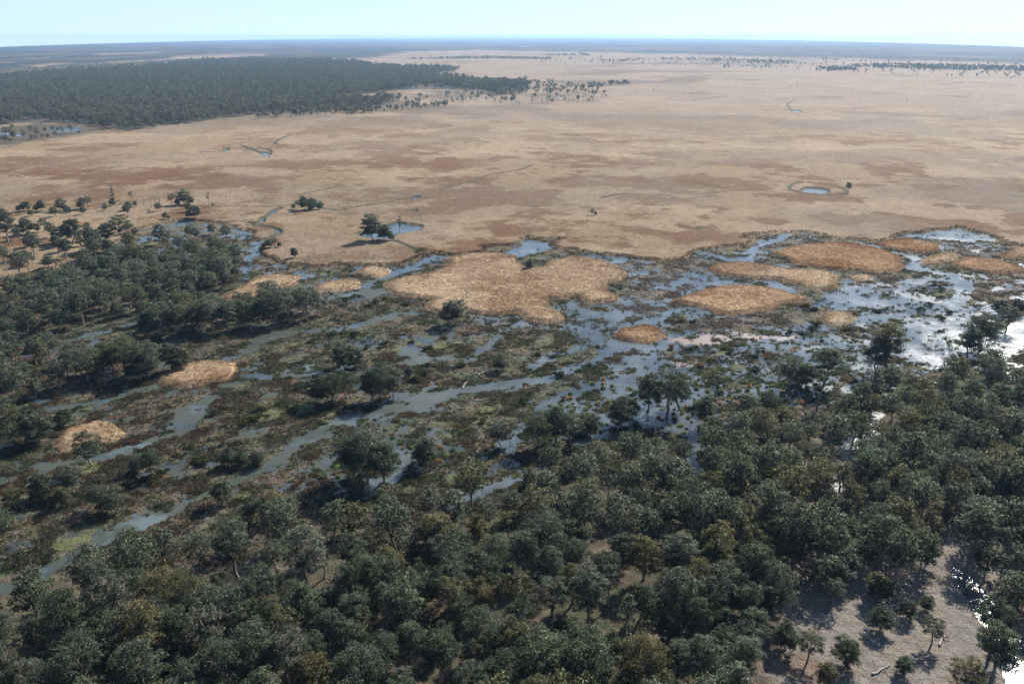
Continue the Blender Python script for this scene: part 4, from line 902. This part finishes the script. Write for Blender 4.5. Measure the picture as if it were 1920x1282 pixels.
# rush tussocks standing in the shallow water
TUS = []
for i in range(4):
    v, t, nrm = blade_fan(np.random.default_rng(760 + i), 70, 1.15, .34, .14); me = mesh_np('rush_tussock', v, tris=t, mats=[M_leaf_own], smooth=True)
    me.normals_split_custom_set_from_vertices([tuple(x) for x in nrm]); TUS.append(me)
n0 = 30000; tpx = R_.uniform(560, 1860, n0); tpy = R_.uniform(545, 900, n0); qx, qy = at(tpx, tpy); hq, cq, zq = ground(qx, qy)
ok = (hq < -.03) & (hq > -.52) & (zq['f'] < -2) & (zq['isl'] < -2) & (zq['fl'] < -2) & ((zq['wt'] > -2) | (fbm(qx, qy, 22, 3, 905) > .52)); Q = np.c_[qx, qy][ok]; k = thin(Q, 2.6 + 5.5 * (1 - sstep(.40, .6, fbm(Q[:, 0], Q[:, 1], 16, 3, 915))))
Q = Q[k]; dq = np.hypot(Q[:, 0], Q[:, 1]); Q = Q[np.argsort(dq)]; print('tussocks', len(Q))
for x, y in Q[:300]:
    o = link('rush_tussock', TUS[R_.integers(0, 4)]); s_ = R_.uniform(.6, 1.25); o.location = (x, y, -.08); o.scale = (s_ * 1.3, s_ * 1.2, s_); o.rotation_euler = (0, 0, R_.uniform(0, 6.28))
    ci = int(R_.choice(4, p=[.5, .3, .12, .08])); o.color = (*SCOL[ci][1], 1)
    o['category'] = 'tussock'; o['group'] = 'rush tussocks in the shallow water'; ITEMS.append((o, '%s rush tussock' % SCOL[ci][0], x, y, 0, 1))
if len(Q) > 300:
    Q2 = Q[300:]; n = len(Q2); s_ = R_.uniform(.6, 1.2, n)
    scatter('rush_beds', np.c_[Q2, np.full(n, -.08)], tufts, R_.integers(0, 5, n), np.c_[np.zeros(n), np.zeros(n), R_.uniform(0, 6.28, n)], np.c_[s_ * 1.7, s_ * 1.7, s_ * 1.1], np.tile(np.array([.05, .062, .028]), (n, 1)) * R_.uniform(.8, 1.6, (n, 1)),
            kind='stuff', label='dark rushes dotted over the farther shallow water', category='rushes')
# fallen timber, bleached
LOGS = [(905, 752, 6, .3), (1010, 629, 7, .15), (872, 722, 6, 1.2), (995, 727, 5, .4), (1720, 1240, 9, .1), (1690, 1150, 6, 2.5), (1725, 1165, 5, 2.7), (1650, 1260, 5, .5), (1625, 1200, 4, 1.9), (1000, 1225, 7, .5), (1560, 1260, 5, 2.2), (370, 1150, 8, .8), (640, 1138, 7, .7), (1590, 870, 8, .6), (1350, 668, 5, .2), (905, 700, 5, .9), (1765, 1205, 4, .9)]
r = np.random.default_rng(780)
for (a, b, ln, ang) in LOGS:
    x, y = at(a, b); z_, _, _ = ground(x, y); bag = Bag(); p = bend((-ln / 2, 0, 0), (ln / 2, 0, .1), r, 5, .05); bag.add(*tube(p, np.linspace(.26, .10, 6), 7))
    for q in range(3):
        s2 = p[r.integers(2, 6)]; bag.add(*tube(bend(s2, s2 + [r.uniform(.3, 1), r.normal(0, 1.0), r.uniform(.1, .8)], r, 3, .2), np.linspace(.10, .03, 4), 5))
    o = link('fallen_log', mesh_np('fallen_log', *bag.get(), mats=[M_dead], smooth=True)); o.location = (float(x), float(y), max(float(z_[0]), 0) + .18); o.rotation_euler = (0, 0, ang)
    o['category'] = 'log'; o['group'] = 'fallen logs'; ITEMS.append((o, 'pale broken fallen log', float(x), float(y), 0, .5))

# ------------------------------------------------------------------ labels: each by its look and by what it stands next to
MARKS = [(1640, 1215, 'the dry pale clearing'), (1900, 1240, 'the glittering stream'), (1600, 860, 'the narrow channel through the forest'), (855, 590, 'the south shore of the big reed island'), (1385, 565, 'the rusty diamond-shaped reed island'), (1450, 517, 'the long thin reed island'),
         (1570, 485, 'the broad northern reed island'), (370, 703, 'the lens-shaped reed island'), (170, 820, 'the rounded small reed island'), (1200, 630, 'the rust-coloured reed clump'), (1570, 598, 'the small pale reed island'), (1527, 358, 'the ringed pond'), (1780, 443, 'the star-shaped pond'),
         (730, 438, 'the forked pool on the plain'), (1005, 466, 'the bright pool above the big reed island'), (497, 410, 'the winding creek mouth'), (280, 478, 'the pools among the trees'), (1345, 640, 'the pinkish weed film'), (1000, 170, 'the far belt of dead trees'), (945, 535, 'the middle of the big reed island')]
ORD = ['first', 'second', 'third', 'fourth', 'fifth', 'sixth', 'seventh', 'eighth', 'ninth', 'tenth', 'eleventh', 'twelfth', 'thirteenth', 'fourteenth', 'fifteenth']
ONES = 'zero one two three four five six seven eight nine ten eleven twelve thirteen fourteen fifteen sixteen seventeen eighteen nineteen'.split()
TENS = '_ _ twenty thirty forty fifty sixty seventy eighty ninety'.split()
def say(n):
    n = int(n); return 'one hundred' if n >= 100 else ONES[n] if n < 20 else TENS[n // 10] + ('-' + ONES[n % 10] if n % 10 else '')
ranked = {}
for it in ITEMS:
    o, look, x, y, z, hgt = it; a, b = pix(x, y, z + hgt * .5); best = min(MARKS, key=lambda m: math.hypot(a - m[0], (b - m[1]) * 1.6)); d = math.hypot(a - best[0], (b - best[1]) * 1.6)
    ranked.setdefault((o['category'], best[2]), []).append((d, it, a, b))
seen = set()
for (cat_, mk), L in ranked.items():
    L.sort(key=lambda q: q[0])
    for i, (d, (o, look, x, y, z, hgt), a, b) in enumerate(L):
        if i < 4 and d < 190: lab = '%s, %s out from %s' % (look, ORD[i], mk)
        else: lab = '%s %s percent across, %s percent up the photo' % (look, say(min(max(a / 19.2, 0), 100)), say(min(max((1282 - b) / 12.82, 0), 100)))
        if lab in seen:
            for q in ('a shorter', 'the front', 'the rear', 'a small', 'an outer', 'an inner', 'a lower', 'an upper', 'a thin', 'a leaning'):
                l2 = q + ' ' + lab
                if l2 not in seen: lab = l2; break
        seen.add(lab); o['label'] = lab

# ------------------------------------------------------------------ haze
me = bpy.data.meshes.new('haze')
sv = np.concatenate([[-4.7], np.linspace(-.9, .9, 37), [4.7]]); ex, ey = [], []
for q in sv:
    yv = float(at(CX, edge_row(q))[1]) * 1.03; ex.append(q * (yv * CP + HC * SP)); ey.append(yv)
ring = [(ex[0], -1500.0)] + list(zip(ex, ey)) + [(ex[-1], -1500.0)]; nr = len(ring); z0, z1 = -3.0, HC + 12
me.from_pydata([(a, b, z0) for a, b in ring] + [(a, b, z1) for a, b in ring], [], [tuple(range(nr)), tuple(range(2 * nr - 1, nr - 1, -1))] + [(i, i + nr, (i + 1) % nr + nr, (i + 1) % nr) for i in range(nr)])
hm_, nt, out = new_mat('haze')
pv = node(nt, 'ShaderNodeVolumePrincipled'); pv.inputs['Color'].default_value = (.42, .64, .95, 1); pv.inputs['Density'].default_value = 4.7e-5; pv.inputs['Anisotropy'].default_value = .2
nt.links.new(pv.outputs[0], out.inputs['Volume']); me.materials.append(hm_)
link('haze', me, kind='stuff')
